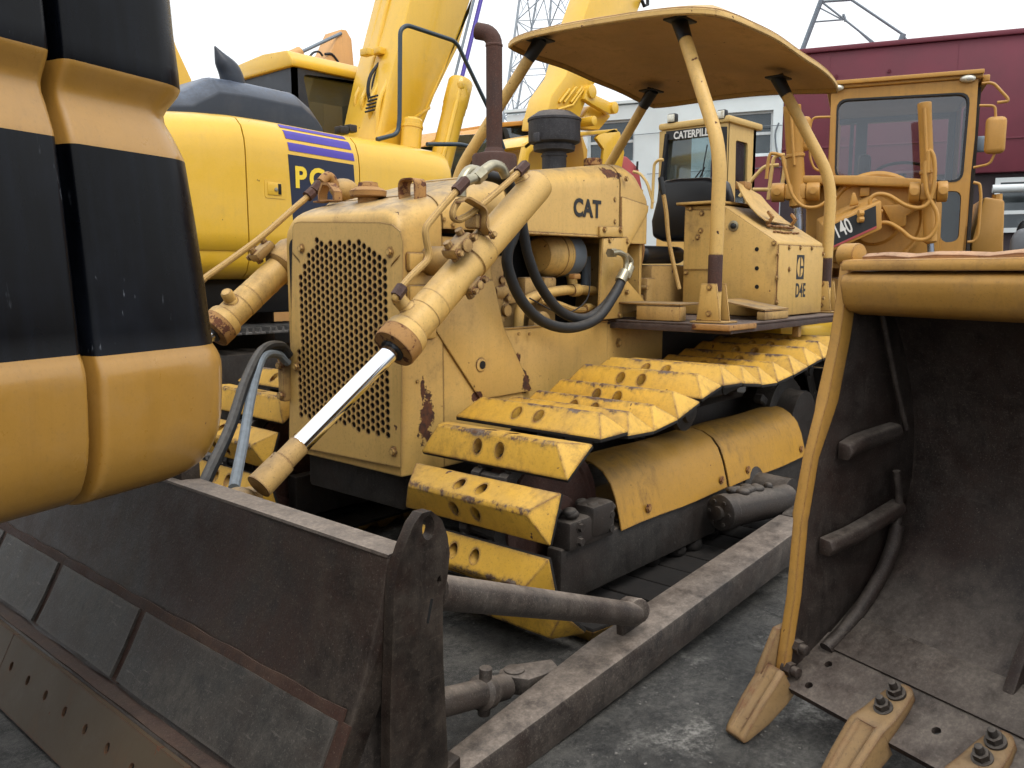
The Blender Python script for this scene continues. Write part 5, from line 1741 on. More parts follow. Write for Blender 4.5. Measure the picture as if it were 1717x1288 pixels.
# house underside, turntable, tracks
one(box(1.3, 6.0, 6.3, 8.9, 1.15, 1.46, .03), 'swing_frame', MT['black'], px_)
one(cyl((4.0, 7.4, .75), (4.0, 7.4, 1.16), .65, None, 32), 'turntable', MT['greasy'], px_)
one(box(1.5, 6.05, 7.25, 9.0, 1.46, 2.4, .06), 'engine_housing', PC, px_)
tf = MB()
tf.add(box(2.2, 6.2, 6.05, 6.5, .25, .85, .05))
tf.add(box(2.2, 6.2, 8.4, 8.85, .25, .85, .05))
tf.add(box(3.2, 4.8, 6.5, 8.4, .5, .8, .05))
trk = tf.obj('track_frame', MT['greasy'], px_)
shm = MB()
shm.add(box(-.09, .09, -.32, .32, -.02, .0, .004))
for xx in (-.075, -.02, .045): shm.add(prism([(xx - .012, -.32, 0), (xx + .012, -.32, 0), (xx + .006, -.32, .035), (xx - .006, -.32, .035)], (0, .64, 0)))
sh0 = shm.obj('track_shoe', steel('track_shoe_steel', '#4a4a49', '#8a8886', '#4a3d34', .2, .5, .3, .4, .3), trk)
sh0.location = at(0, 0, z=0) * 0
lst = []
RX0, RX1, RZ, RR = 2.2, 6.2, .55, .47
per = 2 * (RX1 - RX0) + 2 * PI * RR
NN = 52
for k in range(NN):
    s = per * k / NN
    if s < RX1 - RX0: p, n = V((RX0 + s, 0, RZ + RR)), V((0, 0, 1))
    elif s < RX1 - RX0 + PI * RR:
        a = PI / 2 - (s - (RX1 - RX0)) / RR; p, n = V((RX1 + RR * math.cos(a), 0, RZ + RR * math.sin(a))), V((math.cos(a), 0, math.sin(a)))
    elif s < 2 * (RX1 - RX0) + PI * RR: p, n = V((RX1 - (s - (RX1 - RX0) - PI * RR), 0, RZ - RR)), V((0, 0, -1))
    else:
        a = -PI / 2 - (s - 2 * (RX1 - RX0) - PI * RR) / RR; p, n = V((RX0 + RR * math.cos(a), 0, RZ + RR * math.sin(a))), V((math.cos(a), 0, math.sin(a)))
    lst.append((p, n))
shf = SHIFT[px_.name]
sh0.data.transform(Matrix.Translation(shf))
first = True
for p, n in lst:
    o = sh0 if first else sh0.copy()
    if not first: COL.objects.link(o)
    first = False
    t = V((0, 1, 0)).cross(n)
    R = Matrix((t, V((0, 1, 0)), n)).transposed().to_4x4()
    o.matrix_local = Matrix.Translation(V((p.x, 6.28, p.z)) - shf) @ R
# ================================================================== BUILDINGS BEHIND THE YARD
ang = rad(18.9)
FAC = 19.0
fbld = Fr(FAC * math.cos(ang), FAC * math.sin(ang), 18.9)
A = fbld.at


def fplate(pts, holes, t, x, M0=None):
    """plate in the frame's facade plane; points are (y, z)"""
    return plate([(-p[0], p[1]) for p in pts], [[(-q[0], q[1]) for q in h] for h in holes], t, frame_m((x, 0, 0), (0, -1, 0), (0, 0, 1)))


def yz(fr, px, py, x=0.0):
    p = fr.at(px, py, x=x); return (p.y, p.z)


mb_ = thing('maroon_building', 'maroon clad warehouse with white framed windows below', 'building', fr=fbld)
yl, yr = yz(fbld, 1313, 200)[0], -9.0
ztp = yz(fbld, 1500, 77)[1]
zbm = yz(fbld, 1700, 288)[1]
b = MB()
b.add(box(0, 8, yr, yl, zbm, ztp, .02))
b.add(box(-.06, .2, yr - .03, yl + .03, ztp, ztp + .10, .02))
for px in (1388, 1600):
    y = yz(fbld, px, 200)[0]; b.add(box(-.003, 0, y - .006, y + .006, zbm, ztp - .01))
zl = yz(fbld, 1690, 231)[1]
b.add(box(-.02, 0, yr, yl, zl - .015, zl + .02))
for px, py in ((1491, 119), (1402, 128), (1415, 230)): b.add(cyl(A(px, py, x=-.03), A(px, py, x=.01), .035, None, 12))
b.obj('cladding', MT['maroon'], mb_)
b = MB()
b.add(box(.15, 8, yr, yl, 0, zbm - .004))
b.obj('lower_wall', simple('dark_wall', '#3b3236', .8), mb_)  # lower wall in one even dark tone
wx = [yz(fbld, p, 330)[0] for p in (1668, 1720, 1780)]
for y1 in (wx[0], wx[0] - 2.2, wx[0] - 4.4, wx[0] + 2.6):
    y0 = y1 - 1.9
    z1, z0 = zbm - .10, zbm - 1.15
    fr_ = one(fplate([(y0, z0), (y1, z0), (y1, z1), (y0, z1)], [[(y0 + .09, z0 + .09), (y1 - .09, z0 + .09), (y1 - .09, z0 + .35), (y0 + .09, z0 + .35)], [(y0 + .09, z0 + .42), ((y0 + y1) / 2 - .04, z0 + .42), ((y0 + y1) / 2 - .04, z1 - .09), (y0 + .09, z1 - .09)], [((y0 + y1) / 2 + .04, z0 + .42), (y1 - .09, z0 + .42), (y1 - .09, z1 - .09), ((y0 + y1) / 2 + .04, z1 - .09)]], .08, .10), 'window', MT['pvc'], mb_)
    one(box(.10, .105, y0 + .05, y1 - .05, z0 + .05, z1 - .05), 'pane', MT['window'], fr_)
p = A(1664, 317, x=-1.2)
one(cyl(V((-1.2, p.y, p.z)), V((-1.2, yr, p.z)), .075, None, 16), 'rail_pipe', MT['pvc'], mb_)

fw2 = Fr(fbld.o.x, fbld.o.y, 18.9)
wb_ = thing('white_building', 'white plastered building with a maroon base and small windows', 'building', fr=fw2)
yw0, yw1 = yl + .006, yz(fbld, 850, 200)[0]
zw = yz(fbld, 1310, 150)[1] - .25
zw = yz(fbld, 910, 189)[1]
zmb = yz(fbld, 1290, 262)[1]
hol = []
wins = []
for (x0, y0, x1, y1) in ((1252, 217, 1294, 261), (1036, 232, 1063, 272)):
    a0, a1 = yz(fbld, x0, y0), yz(fbld, x1, y1)
    wins.append((a1[0], a0[0], a1[1], a0[1]))
wins[0] = (wins[0][0], wins[0][0] + 1.1, zmb + .03, zmb + .95)
wins[1] = (wins[1][0], wins[1][0] + 1.1, wins[1][2], wins[1][2] + .95)
y_ = wins[1][1] + .55
wins.append((y_, y_ + 1.1, wins[1][2], wins[1][2] + .95))
hol = [[(a, z0), (b2, z0), (b2, z1), (a, z1)] for a, b2, z0, z1 in wins]
b = MB()
b.add(fplate([(yw0, 0), (yw1, 0), (yw1, zw), (yw0, zw + .05)], hol, .2, .10), 0)
b.add(box(.205, 8, yw0, yw1, zw - .12, zw - .02), 0)
b.add(box(.205, 8, yw1 - .2, yw1, 0, zw - .125), 0)
b.add(box(-.05, .24, yw0, yw1 + .05, zw + .055, zw + .12), 0)
b.obj('wall', [MT['whitewall']], wb_)
one(box(-.03, -.004, yw0, yw0 + 1.45, .02, zmb), 'base_panel', MT['maroon'], wb_)
for a, b2, z0, z1 in wins:
    m_ = (z0 + z1) / 2
    fr_ = one(fplate([(a, z0), (b2, z0), (b2, z1), (a, z1)], [[(a + .05, z0 + .05), (b2 - .05, z0 + .05), (b2 - .05, m_ - .03), (a + .05, m_ - .03)], [(a + .05, m_ + .03), (b2 - .05, m_ + .03), (b2 - .05, z1 - .05), (a + .05, z1 - .05)]], .07, .12), 'window', MT['pvc'], wb_)
    one(box(.125, .13, a + .02, b2 - .02, z0 + .02, z1 - .02), 'pane', MT['window'], fr_)
b = MB()
b.add(tube([A(p[0], p[1], x=-.05) for p in ((1306, 206), (1300, 225), (1303, 255), (1310, 268))], .018, 6, 4))
b.add(tube([A(p[0], p[1], x=-.05) for p in ((1045, 228), (1160, 218), (1250, 213), (1312, 210))], .008, 5))
b.add(tube([A(p[0], p[1], x=-.05) for p in ((1085, 292), (1312, 280))], .008, 5))
b.obj('cable', MT['grey_hose'], wb_)

# lattice mast lying up over the maroon roof
rm = thing('roof_mast', 'thin grey lattice mast leaning up over the maroon roof', 'mast', fr=fbld)
xm = 2.0
def mline(l, r, n='strut', mat=MT['galv']): one(tube([A(p[0], p[1], x=xm) for p in l], r, 8), n, mat, rm)
mline(((1412, -110), (1376, 3), (1340, 98)), .055, 'leg')
mline(((1376, 3), (1428, 0), (1460, -60)), .03, 'leg')
mline(((1428, 0), (1480, 35), (1514, 58), (1523, 74)), .028)
mline(((1376, 2), (1420, 36), (1476, 80)), .022); mline(((1412, 30), (1440, 52), (1470, 80)), .02)
mline(((1372, 12), (1414, 34)), .016); mline(((1364, 37), (1414, 33)), .018); mline(((1414, 24), (1418, 36)), .03)
mline(((1515, 57), (1504, 84)), .06, 'leg')
mline(((1370, 84), (1430, 79)), .012)

# lattice pylon far off
pyl = thing('pylon', 'tall thin steel lattice tower far behind the machines', 'tower', fr=fbld)
X0, X1 = 22.0, 25.0
lg = []
for (p0, p1, x) in (((871, 0), (847, 176), X0), ((924, 0), (914, 171), X1 + 2), ((957, 0), (947, 176), X0), ((900, 0), (868, 176), X1 + 2)):
    a_, b_ = A(p0[0], p0[1], x=x), A(p1[0], p1[1], x=x)
    d_ = (a_ - b_) / (a_.z - b_.z)
    lg.append((b_ - d_ * b_.z, a_ + d_ * 6.0))
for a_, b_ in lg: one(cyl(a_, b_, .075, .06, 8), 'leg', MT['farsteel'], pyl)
for i, j in ((0, 2), (0, 3), (3, 1), (2, 1)):
    n = 9
    b = MB()
    for k in range(n):
        t0, t1 = k / n, (k + 1) / n
        pa, pb_ = lg[i][0].lerp(lg[i][1], t0), lg[j][0].lerp(lg[j][1], t1)
        pc_, pd_ = lg[j][0].lerp(lg[j][1], t0), lg[i][0].lerp(lg[i][1], t1)
        b.add(cyl(pa, pb_, .03, None, 5)); b.add(cyl(pc_, pd_, .03, None, 5)); b.add(cyl(pd_, pb_, .022, None, 5))
        b.add(cyl(pa.lerp(pb_, .25), pa.lerp(pd_, .5), .014, None, 4)); b.add(cyl(pc_.lerp(pd_, .25), pc_.lerp(pb_, .5), .014, None, 4))
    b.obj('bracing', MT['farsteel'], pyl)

# ================================================================== YELLOW EXCAVATOR ARM AND BUCKET BEHIND THE AIR CLEANER
YS = 8.2
ar = thing('excavator', 'yellow excavator stick reaching down to a curled bucket behind the dozer hood', 'excavator', loc=at(950, 400, y=YS) * V((1, 1, 0)) if False else (at(950, 300, y=YS).x, YS, 0))
def sp(l, y=YS): return [at(p[0], p[1], y=y) for p in l]
b = MB()
b.add(prism(sp(((1010, -60), (1098, -60), (1075, 5), (1050, 70), (990, 150), (972, 198), (915, 196), (925, 160), (950, 125), (978, 32))), (0, .45, 0), .02))
b.obj('stick', MT['pc'], ar)
b = MB()
for l in (((955, 150), (938, 172)), ((966, 146), (946, 172)), ((976, 146), (957, 172)), ((978, 150), (960, 176), (935, 184))):
    b.add(tube(sp(l, YS - .02), .02, 8))
for l in (((1076, 0), (1080, 10), (1086, 8), (1086, -20)),): b.add(tube(sp(l, YS - .05), .03, 8), 1)
b.obj('stick_line', [MT['pc'], MT['black']], ar)
b = MB()
def pin(p, r, y0=YS - .12, y1=YS + .55): b.add(cyl(at(p[0], p[1], y=YS) + V((0, y0 - YS, 0)), at(p[0], p[1], y=YS) + V((0, y1 - YS, 0)), r, None, 22, .01))
pin((984, 155), .105); pin((1022, 182), .095); pin((985, 204), .075, YS - .14)
b.add(prism(sp(((985, 148), (1000, 160), (1028, 173), (1024, 192), (995, 176), (980, 166)), YS - .08), (0, .1, 0), .012))
b.obj('link', MT['pc'], ar)
b = MB()
b.add(cyl(sp(((918, 203),))[0], sp(((960, 203),))[0], .09, None, 20, .01))
b.add(prism(sp(((915, 192), (972, 196), (975, 215), (912, 215))), (0, .45, 0), .02))
b.add(prism(sp(((975, 200), (990, 178), (1001, 175), (1008, 186), (1018, 178), (1024, 196), (1005, 218), (972, 216)), YS + .1), (0, .2, 0), .02))
b.obj('bucket_ear', MT['pc'], ar)
b = MB()
# curled bucket: side plate and shell
sidep = sp(((868, 296), (876, 252), (885, 232), (905, 226), (960, 216), (1010, 214), (1036, 216), (1046, 245), (1042, 300), (1040, 330), (870, 330)))
b.add(prism([p + V((0, .75, 0)) for p in sidep], (0, .05, 0), .01))
hp = [(p.x, p.z) for p in sp(((900, 300), (903, 262), (925, 240), (1000, 232), (1004, 250), (1001, 300)))]
b.add(plate([(p.x, p.z) for p in sidep], [hp], .06, frame_m((0, YS - .05, 0), (1, 0, 0), (0, 0, 1))) if False else prism(sp(((868, 296), (880, 240), (900, 227), (905, 240), (888, 258), (882, 300))), (0, .06, 0), .008))
b.add(prism(sp(((1008, 300), (1013, 250), (1000, 232), (1004, 226), (1030, 216), (1040, 222), (1047, 256), (1040, 300))), (0, .06, 0), .008))
b.add(prism(sp(((878, 245), (900, 227), (1035, 216), (1036, 222), (903, 234), (882, 250))), (0, .8, 0), .008))
b.add(prism([p + V((0, .68, 0)) for p in sp(((872, 300), (885, 240), (1030, 224), (1040, 300)))], (0, .05, 0)))
b.obj('bucket', MT['pc'], ar)
b = MB()
b.add(prism(sp(((1010, -60), (1098, -60), (1350, -260), (1250, -300))), (0, .45, 0), .02)); b.obj('stick_head', MT['pc'], ar)
# the machine it belongs to stands behind the white wall side, out of sight behind the dozer
b = MB()
b.add(box(at(950, 300, y=YS).x - .6, at(950, 300, y=YS).x + 2.2, YS + .2, YS + 1.6, .3, 1.3, .05)); b.obj('base_machine', MT['greasy'], ar)

# orange framed cab beyond
YO = 9.6
oc = thing('excavator_cab', 'excavator cab with orange roof beams and black windows behind the exhaust pipe', 'excavator', loc=(at(790, 300, y=YO).x, YO, 0))
def so_(l, y=YO): return [at(p[0], p[1], y=y) for p in l]
b = MB(); b.add(prism(so_(((722, 300), (744, 228), (812, 224), (838, 212), (897, 210), (905, 300))), (0, 1.2, 0), .01)); b.obj('cab_shell', MT['darkglass'], oc)
for l in (((703, 247), (748, 219), (750, 226), (714, 247)), ((780, 250), (812, 217), (838, 210), (838, 218), (815, 226), (796, 250)), ((836, 206), (898, 201), (899, 208), (836, 214))):
    one(prism([p + V((0, -.06, 0)) for p in so_(l)], (0, 1.3, 0), .01), 'roof_beam', MT['orangecab'], oc)
for l in (((838, 214), (846, 214), (862, 262), (853, 264)), ((797, 236), (806, 232), (790, 275), (776, 285))):
    one(prism([p + V((0, -.05, 0)) for p in so_(l)], (0, .1, 0), .005), 'pillar', MT['black'], oc)
one(box(at(730, 300, y=YO).x, at(905, 300, y=YO).x, YO, YO + 2.5, .6, at(730, 296, y=YO).z, .05), 'body', MT['orangecab'], oc)
one(boxm(Matrix.Translation(at(902, 208, y=YO - .1)), .5, .3, .12, .02), 'roof_hatch', MT['greasy'], oc)

# pale red machine parts
rd = thing('red_machine', 'faded red machine mostly hidden behind the yellow stick', 'machine', loc=(at(920, 300, y=12.5).x, 12.5, 0))
b = MB(); b.add(prism(so_(((908, 206), (910, 180), (924, 162), (940, 158), (940, 206)), 12.5), (0, .5, 0), .03)); b.add(prism(so_(((908, 206), (940, 206), (940, 330), (908, 330)), 12.5), (0, .5, 0), .03)); b.obj('hood', MT['red'], rd)
rd2 = thing('red_loader', 'low faded red machine between the dozer hood and the cab of the loader', 'machine', loc=(at(1050, 300, y=8.4).x, 8.4, 0))
b = MB(); b.add(prism(so_(((1015, 330), (1035, 262), (1052, 262), (1072, 282), (1080, 330)), 8.4), (0, .7, 0), .04)); b.obj('hood', MT['red'], rd2)
one(tube(so_(((1068, 285), (1069, 271)), 8.35), .02, 8), 'exhaust', MT['black'], rd2)
one(box(at(1015, 330, y=8.4).x, at(1080, 330, y=8.4).x, 8.42, 9.2, .2, 2.2, .05), 'chassis', MT['red'], rd2)

# far peach stick over the cab, with its ram
YK = 13.0
pk = thing('excavator_boom', 'distant tan excavator stick with a ram, above the roof of the bright cab', 'excavator', loc=(at(570, 300, y=YK).x, YK, 0))
def sk(l): return so_(l, YK)
b = MB(); b.add(prism(sk(((572, 49), (581, 50), (590, 66), (594, 112), (594, 260), (545, 260), (540, 104), (556, 85))), (0, .5, 0), .02)); b.obj('stick', MT['peach'], pk)
q_ = sk(((545, 262), (594, 262))); one(box(q_[0].x - .8, q_[1].x + .8, 12.6, 14.6, .3, q_[0].z - .01, .08), 'body', MT['peach'], pk)
b = MB(); b.add(cyl(*sk(((572, 56), (500, 90))), .03, None, 8)); b.obj('rod', MT['galv'], pk)
b = MB(); b.add(cyl(*sk(((503, 88), (470, 103))), .10, None, 14)); b.obj('ram', MT['peach'], pk)
b = MB()
b.add(tube(sk(((520, 94), (526, 88), (535, 87), (541, 94))), .02, 6, 3)); b.add(tube(sk(((545, 91), (556, 91), (567, 104))), .025, 6, 3)); b.obj('hose', MT['rubber'], pk)
kb = thing('excavator_boom', 'sliver of a yellow boom just past the corner of the near counterweight', 'excavator', loc=(at(300, 300, y=10.5).x, 10.5, 0))
b = MB(); b.add(prism(so_(((285, 45), (297, 80), (322, 134), (326, 300), (270, 300), (250, 40)), 10.5), (0, .5, 0), .02)); b.obj('boom', MT['pc'], kb)
q_ = so_(((275, 300), (325, 300)), 10.5); one(box(q_[0].x - .8, q_[1].x + .6, 10.3, 12.2, .3, q_[0].z - .01, .08), 'body', MT['pc'], kb)
# bits on the bright cab's roof
for p, r in (((400, 113), .05), ((427, 107), .06)):
    pass

# ================================================================== LOADER WITH LETTERED SUN STRIP
XL = 11.0
lo = thing('wheel_loader', 'pale yellow loader cab with lettered black sun strip and two roof lamps', 'loader', loc=(XL + .8, at(1160, 300, x=XL).y, 0))
def fl(px, py, x=XL): return at(px, py, x=x)
LP, = (MT['loader'],)
yR = fl(1222, 210).y; yLf = fl(1111, 216).y
zT = fl(1215, 207).z; zB = .9
xB = at(1268, 225, y=yR).x
Mf = frame_m((XL, 0, 0), (0, -1, 0), (0, 0, 1))
def q2(px, py): p = fl(px, py); return (-p.y, p.z)
b = MB()
w1 = rpoly([q2(1119, 222), q2(1202, 212), q2(1200, 345), q2(1112, 345)], .06)
w2 = rpoly([q2(1207, 216), q2(1224, 216), q2(1222, 345), (q2(1207, 345)[0], q2(1207, 345)[1])], .06)
oL = [(-yLf - .0, zT), (-yR, zT), (-yR, zB), (-yLf - .08, zB)]
b.add(plate(oL, [w1], .05, Mf))
sw = [at(p[0], p[1], y=yR) for p in ((1234, 235), (1254, 240), (1252, 345), (1232, 352))]
b.add(plate([(XL, zT), (xB, zT), (xB, zB), (XL, zB)], [rpoly([(p.x, p.z) for p in sw], .05)], .05, frame_m((0, yR + .025, 0), (1, 0, 0), (0, 0, 1))))
b.add(box(XL, xB, yLf, yLf + .05, zB, zT)); b.add(box(xB - .05, xB, yR, yLf, zB, 2.0)); b.add(box(xB - .08, xB, yR, yR + .08, zB, zT))
lc = b.obj('cab', LP, lo)
b = MB(); b.add(box(XL - .06, xB + .12, yR - .05, yLf + .04, zT + .004, zT + .10, .03)); b.add(box(XL + .4, XL + .7, yLf - .7, yLf - .3, zT + .10, zT + .13)); b.obj('roof', LP, lc)
one(box(XL + .03, XL + .036, yR + .02, yLf - .02, zB, zT), 'windscreen', MT['glass'], lc)
one(box(XL + .04, xB - .04, yR + .03, yR + .036, zB, zT), 'side_window', MT['glass'], lc)
b = MB()
b.add(plate([(p[0] * 1.0, p[1]) for p in w1], [[(c_[0] + (sum(q[0] for q in w1) / len(w1) - c_[0]) * .035, c_[1] + (sum(q[1] for q in w1) / len(w1) - c_[1]) * .035) for c_ in w1]], .06, Mf))
b.add(tube([fl(1118, 225, XL - .04), fl(1110, 300, XL - .04), fl(1104, 345, XL - .04)], .03, 8))
b.add(plate([q2(1206, 213), q2(1221, 213), q2(1218, 345), q2(1204, 345)], [], .012, frame_m((XL - .032, 0, 0), (0, -1, 0), (0, 0, 1))))
b.obj('window_seal', MT['black'], lc)
zs0 = [q2(1119, 221), q2(1203, 211), q2(1203, 226), q2(1118, 236)]
b = MB(); b.add(plate(zs0, [], .004, frame_m((XL - .031, 0, 0), (0, -1, 0), (0, 0, 1)))); b.obj('sun_strip', MT['logo'], lc)
p = fl(1166, 224, XL - .036)
one(text('CATERPILLAR', .145, .004, frame_m(p, (0, -1, 0), (0, 0, 1)), .004, .80), 'lettering', MT['white'], lc)
for px, py in ((1128, 199), (1211, 193)):
    c_ = fl(px, py, XL - .02)
    b = MB(); b.add(boxm(Matrix.Translation(c_), .10, .15, .14, .03)); b.add(cyl(c_ + V((0, 0, -.06)), V((c_.x, c_.y, zT + .1)), .02, None, 8)); b.add(boxm(Matrix.Translation(V((c_.x, c_.y, zT + .125))), .06, .08, .05, .01)); h = b.obj('lamp', MT['black'], lc)
    one(boxm(Matrix.Translation(c_ + V((-.052, 0, 0))), .012, .115, .105, .004), 'lens', MT['lens'], h)
b = MB()
for l in (((1186, 243), (1180, 275), (1176, 305)), ((1182, 280), (1170, 305)), ((1176, 285), (1160, 306))): b.add(tube([fl(p[0], p[1], XL - .05) for p in l], .010, 6))
b.obj('wiper', MT['black'], lc)
b = MB(); b.add(tube([fl(p[0], p[1], XL - .3) for p in ((1093, 350), (1097, 275), (1104, 268), (1112, 268))], .022, 8, 0, .08))
b.add(tube([fl(p[0], p[1], XL - .3) for p in ((1095, 340), (1085, 305), (1072, 290), (1062, 288))], .022, 8, 0, .1)); b.obj('handrail', LP, lo)
one(box(XL - 1.0, xB + 1.5, yR - .3, yLf + .4, .7, 1.75, .06), 'chassis', LP, lo)
for xx in (XL - .2, xB + 1.0):
    for yy in (yR - .2, yLf + .3):
        b = MB(); b.add(lathe(V((xx, yy - .2, .72)), (0, 1, 0), [(.3, 0), (.62, .0), (.70, .06), (.72, .2), (.70, .34), (.62, .4), (.3, .4)], 32)); b.obj('wheel', MT['rubber'], lo)
one(box(XL + .3, XL + .9, yLf - .75, yLf - .25, zB + .3, 2.6, .08), 'seat', MT['seat'], lo)
# ================================================================== MOTOR GRADER (right, behind the dozer)
XG0 = 9.3
fg = Fr(XG0 * math.cos(ang), XG0 * math.sin(ang), 18.9)
G = fg.at
gd = thing('motor_grader', 'deep yellow motor grader with a large front window and a mirror', 'grader', fr=fg)
GP = MT['grader']
def gq(px, py, x=0): p = G(px, py, x=x); return (p.y, p.z)
b = MB()
o_ = [gq(1394, 152), gq(1640, 133), gq(1634, 230), gq(1612, 432), gq(1386, 432)]
o_ = [(o_[0][0], o_[0][1]), (o_[1][0], o_[0][1]), (o_[2][0] + .0, o_[2][1]), (o_[3][0], o_[3][1] - .1), (o_[4][0], o_[3][1] - .1)]
wmain = [gq(1404, 168), gq(1626, 156), gq(1613, 306), gq(1400, 300)]
wlow = [gq(1570, 322), gq(1612, 320), gq(1607, 404), (gq(1580, 408)), gq(1570, 380)]
wm = [(-p[0], p[1]) for p in wmain]; wl = [(-p[0], p[1]) for p in wlow]
MF = frame_m((0, 0, 0), (0, -1, 0), (0, 0, 1))
b.add(plate([(-p[0], p[1]) for p in o_], [rpoly(wm, .10), rpoly(wl, .08)], .06, MF))
yA, yB_ = o_[1][0], o_[0][0]
zT, zB = o_[0][1], o_[3][1] - .1
b.add(box(.035, 1.5, yA, yA + .06, zB, zB + .5)); b.add(box(.035, .12, yA, yA + .06, zB, zT)); b.add(box(1.42, 1.5, yA, yA + .06, zB, zT)); b.add(box(.035, .12, yB_ - .06, yB_, zB, zT)); b.add(box(1.42, 1.5, yB_ - .06, yB_, zB, zT)); b.add(box(.035, 1.5, yB_ - .06, yB_, zB, zB + .5))
b.add(box(1.44, 1.5, yA, yB_, zB, zB + .6))
cab = b.obj('cab', GP, gd)
b = MB(); b.add(box(-.06, 1.6, yA - .04, yB_ + .05, zT + .003, zT + .06, .015)); b.add(box(-.10, -.055, yA - .04, yB_ + .05, zT + .035, zT + .075, .006)); b.add(box(.0, 1.5, yA - .10, yA - .04, zT - .02, zT + .04, .01)); b.obj('roof', GP, cab)
b = MB(); b.add(box(.04, 1.5, yA + .05, yB_ - .05, zT - .06, zT)); b.obj('headliner', simple('cab_lining', '#8a8780', .9), cab)
one(fplate([(p[0], p[1]) for p in wmain], [], .006, .012), 'windscreen', MT['clearglass'], cab)
one(fplate([(p[0], p[1]) for p in wlow], [], .006, .012), 'lower_window', MT['darkglass'], cab)
b = MB()
ri = rpoly(wm, .10); cxm = sum(p[0] for p in ri) / len(ri); czm = sum(p[1] for p in ri) / len(ri)
b.add(plate([(cxm + (p[0] - cxm) * 1.006, czm + (p[1] - czm) * 1.008) for p in ri], [[(cxm + (p[0] - cxm) * .978, czm + (p[1] - czm) * .968) for p in ri]], .07, MF))
b.obj('window_seal', MT['black'], cab)
for px, py in ((1403, 148), (1623, 132)):
    c_ = G(px, py, x=-.06); b = MB(); b.add(ell(c_, .05, .07, .035)); b.obj('lamp', MT['lens'], cab)
# interior
b = MB()
for px in (1427, 1437): b.add(box(1.40, 1.44, G(px, 250, x=1.4).y - .02, G(px, 250, x=1.4).y + .02, zB, zT))
b.add(box(1.38, 1.46, yB_ - .35, yB_ - .25, zB, zT)); b.add(box(1.38, 1.46, yA + .05, yA + .12, zB, zT)); b.add(box(1.38, 1.46, yA + .05, yB_ - .05, zT - .12, zT - .05))
b.obj('rear_frame', MT['rail'], cab)
c_ = G(1512, 292, x=.35)
b = MB()
import_ring = [c_ + V((.12 * math.sin(a) * .5, .26 * math.cos(a), .12 * math.sin(a))) for a in [2 * PI * k / 24 for k in range(25)]]
b.add(tube(import_ring, .016, 8, cap=False)); b.add(cyl(c_, c_ + V((-.05, 0, -.5)), .04, None, 10)); b.obj('steering_wheel', MT['black'], cab)
b = MB(); c_ = G(1546, 300, x=.8); b.add(boxm(Matrix.Translation(c_ + V((.1, .1, -.2))), .2, .5, .6, .1)); b.obj('seat', MT['red'], cab)
c_ = G(1449, 282, x=.5); b = MB(); b.add(boxm(Matrix.Translation(c_), .15, .13, .28, .05)); b.obj('console', MT['black'], cab)
# side door post and window at the right flank
b = MB()
yD = yA - .03
b.add(plate([(.12, zB), (1.4, zB), (1.4, zT - .05), (.12, zT - .05)], [rpoly([(.22, zB + .35), (1.3, zB + .35), (1.3, zT - .15), (.22, zT - .15)], .1)], .03, frame_m((0, yD, 0), (1, 0, 0), (0, 0, 1))))
b.obj('door', MT['greasy'], cab)
one(box(.2, 1.3, yD - .002, yD + .002, zB + .35, zT - .12), 'door_window', MT['darkglass'], cab)
b = MB()
b.add(tube([G(p[0], p[1], x=-.04) for p in ((1642, 177), (1669, 177), (1671, 250), (1660, 275), (1632, 281))], .012, 8, 0, .04))
b.add(tube([G(p[0], p[1], x=.0) for p in ((1646, 140), (1665, 138), (1690, 165), (1690, 170), (1672, 172))], .014, 8, 0, .05))
b.add(tube([G(p[0], p[1], x=-.04) for p in ((1632, 306), (1643, 308), (1645, 330), (1640, 395), (1634, 405), (1622, 406))], .014, 8, 0, .04))
b.obj('grab_rail', GP, cab)
c_ = G(1669, 227, x=-.05); b = MB(); b.add(boxm(Matrix.Translation(c_), .10, .175, .34, .045, 3)); b.obj('mirror', GP, cab)
c_ = G(1644, 242, x=.6); b = MB(); b.add(boxm(Matrix.Translation(c_), .05, .10, .16, .03)); b.obj('mirror', MT['galv'], cab)
c_ = G(1345, 225, x=-.2); b = MB(); b.add(boxm(Matrix.Translation(c_), .10, .16, .34, .045, 3)); b.add(tube([G(p[0], p[1], x=-.2) for p in ((1392, 196), (1362, 197), (1358, 215), (1358, 265), (1366, 285), (1392, 288))], .012, 8, 0, .05)); b.obj('mirror', GP, cab)
# dash cowl, circle drive, drawbar with number panel
b = MB()
b.add(loft([[G(1345, 312, x=x_) if x_ < -.8 else G(1345, 318, x=x_) for _ in range(1)] * 0 + [V((x_, y, z)) for y, z in [(gq(1340, 312)[0], gq(1340, 312)[1]), (gq(1340, 305)[0], gq(1340, 300)[1]), (gq(1450, 301)[0], gq(1450, 300)[1]), (gq(1545, 307)[0], gq(1545, 306)[1]), (gq(1575, 310)[0], gq(1575, 312)[1]), (gq(1575, 325)[0], gq(1575, 322)[1])]] for x_ in (-.35, -.03)], bev=.02))
b.obj('cowl', GP, gd)
b = MB()
b.add(prism([G(p[0], p[1], x=-.1) for p in ((1400, 306), (1545, 312), (1580, 340), (1575, 440), (1350, 440), (1352, 320))], (.12, 0, 0), .02))
b.obj('front_plate', GP, gd)
c_ = G(1466, 368, x=-.35)
b = MB()
b.add(lathe(c_ + V((.24, 0, 0)), (-1, 0, 0), [(.46, 0), (.47, .02), (.47, .10), (.44, .13), (.42, .13), (.40, .11), (.25, .11), (.22, .16), (0, .16)], 48))
b.add(boxm(Matrix.Translation(G(1450, 322, x=-.25)), .08, .09, .09, .015))
b.obj('circle_gear', GP, gd)
b = MB()
M1 = [G(p[0], p[1], x=-.75) for p in ((1382, 380), (1478, 337), (1479, 384), (1382, 428))]
M2 = [p + V((.05, .0, .12)) for p in M1]
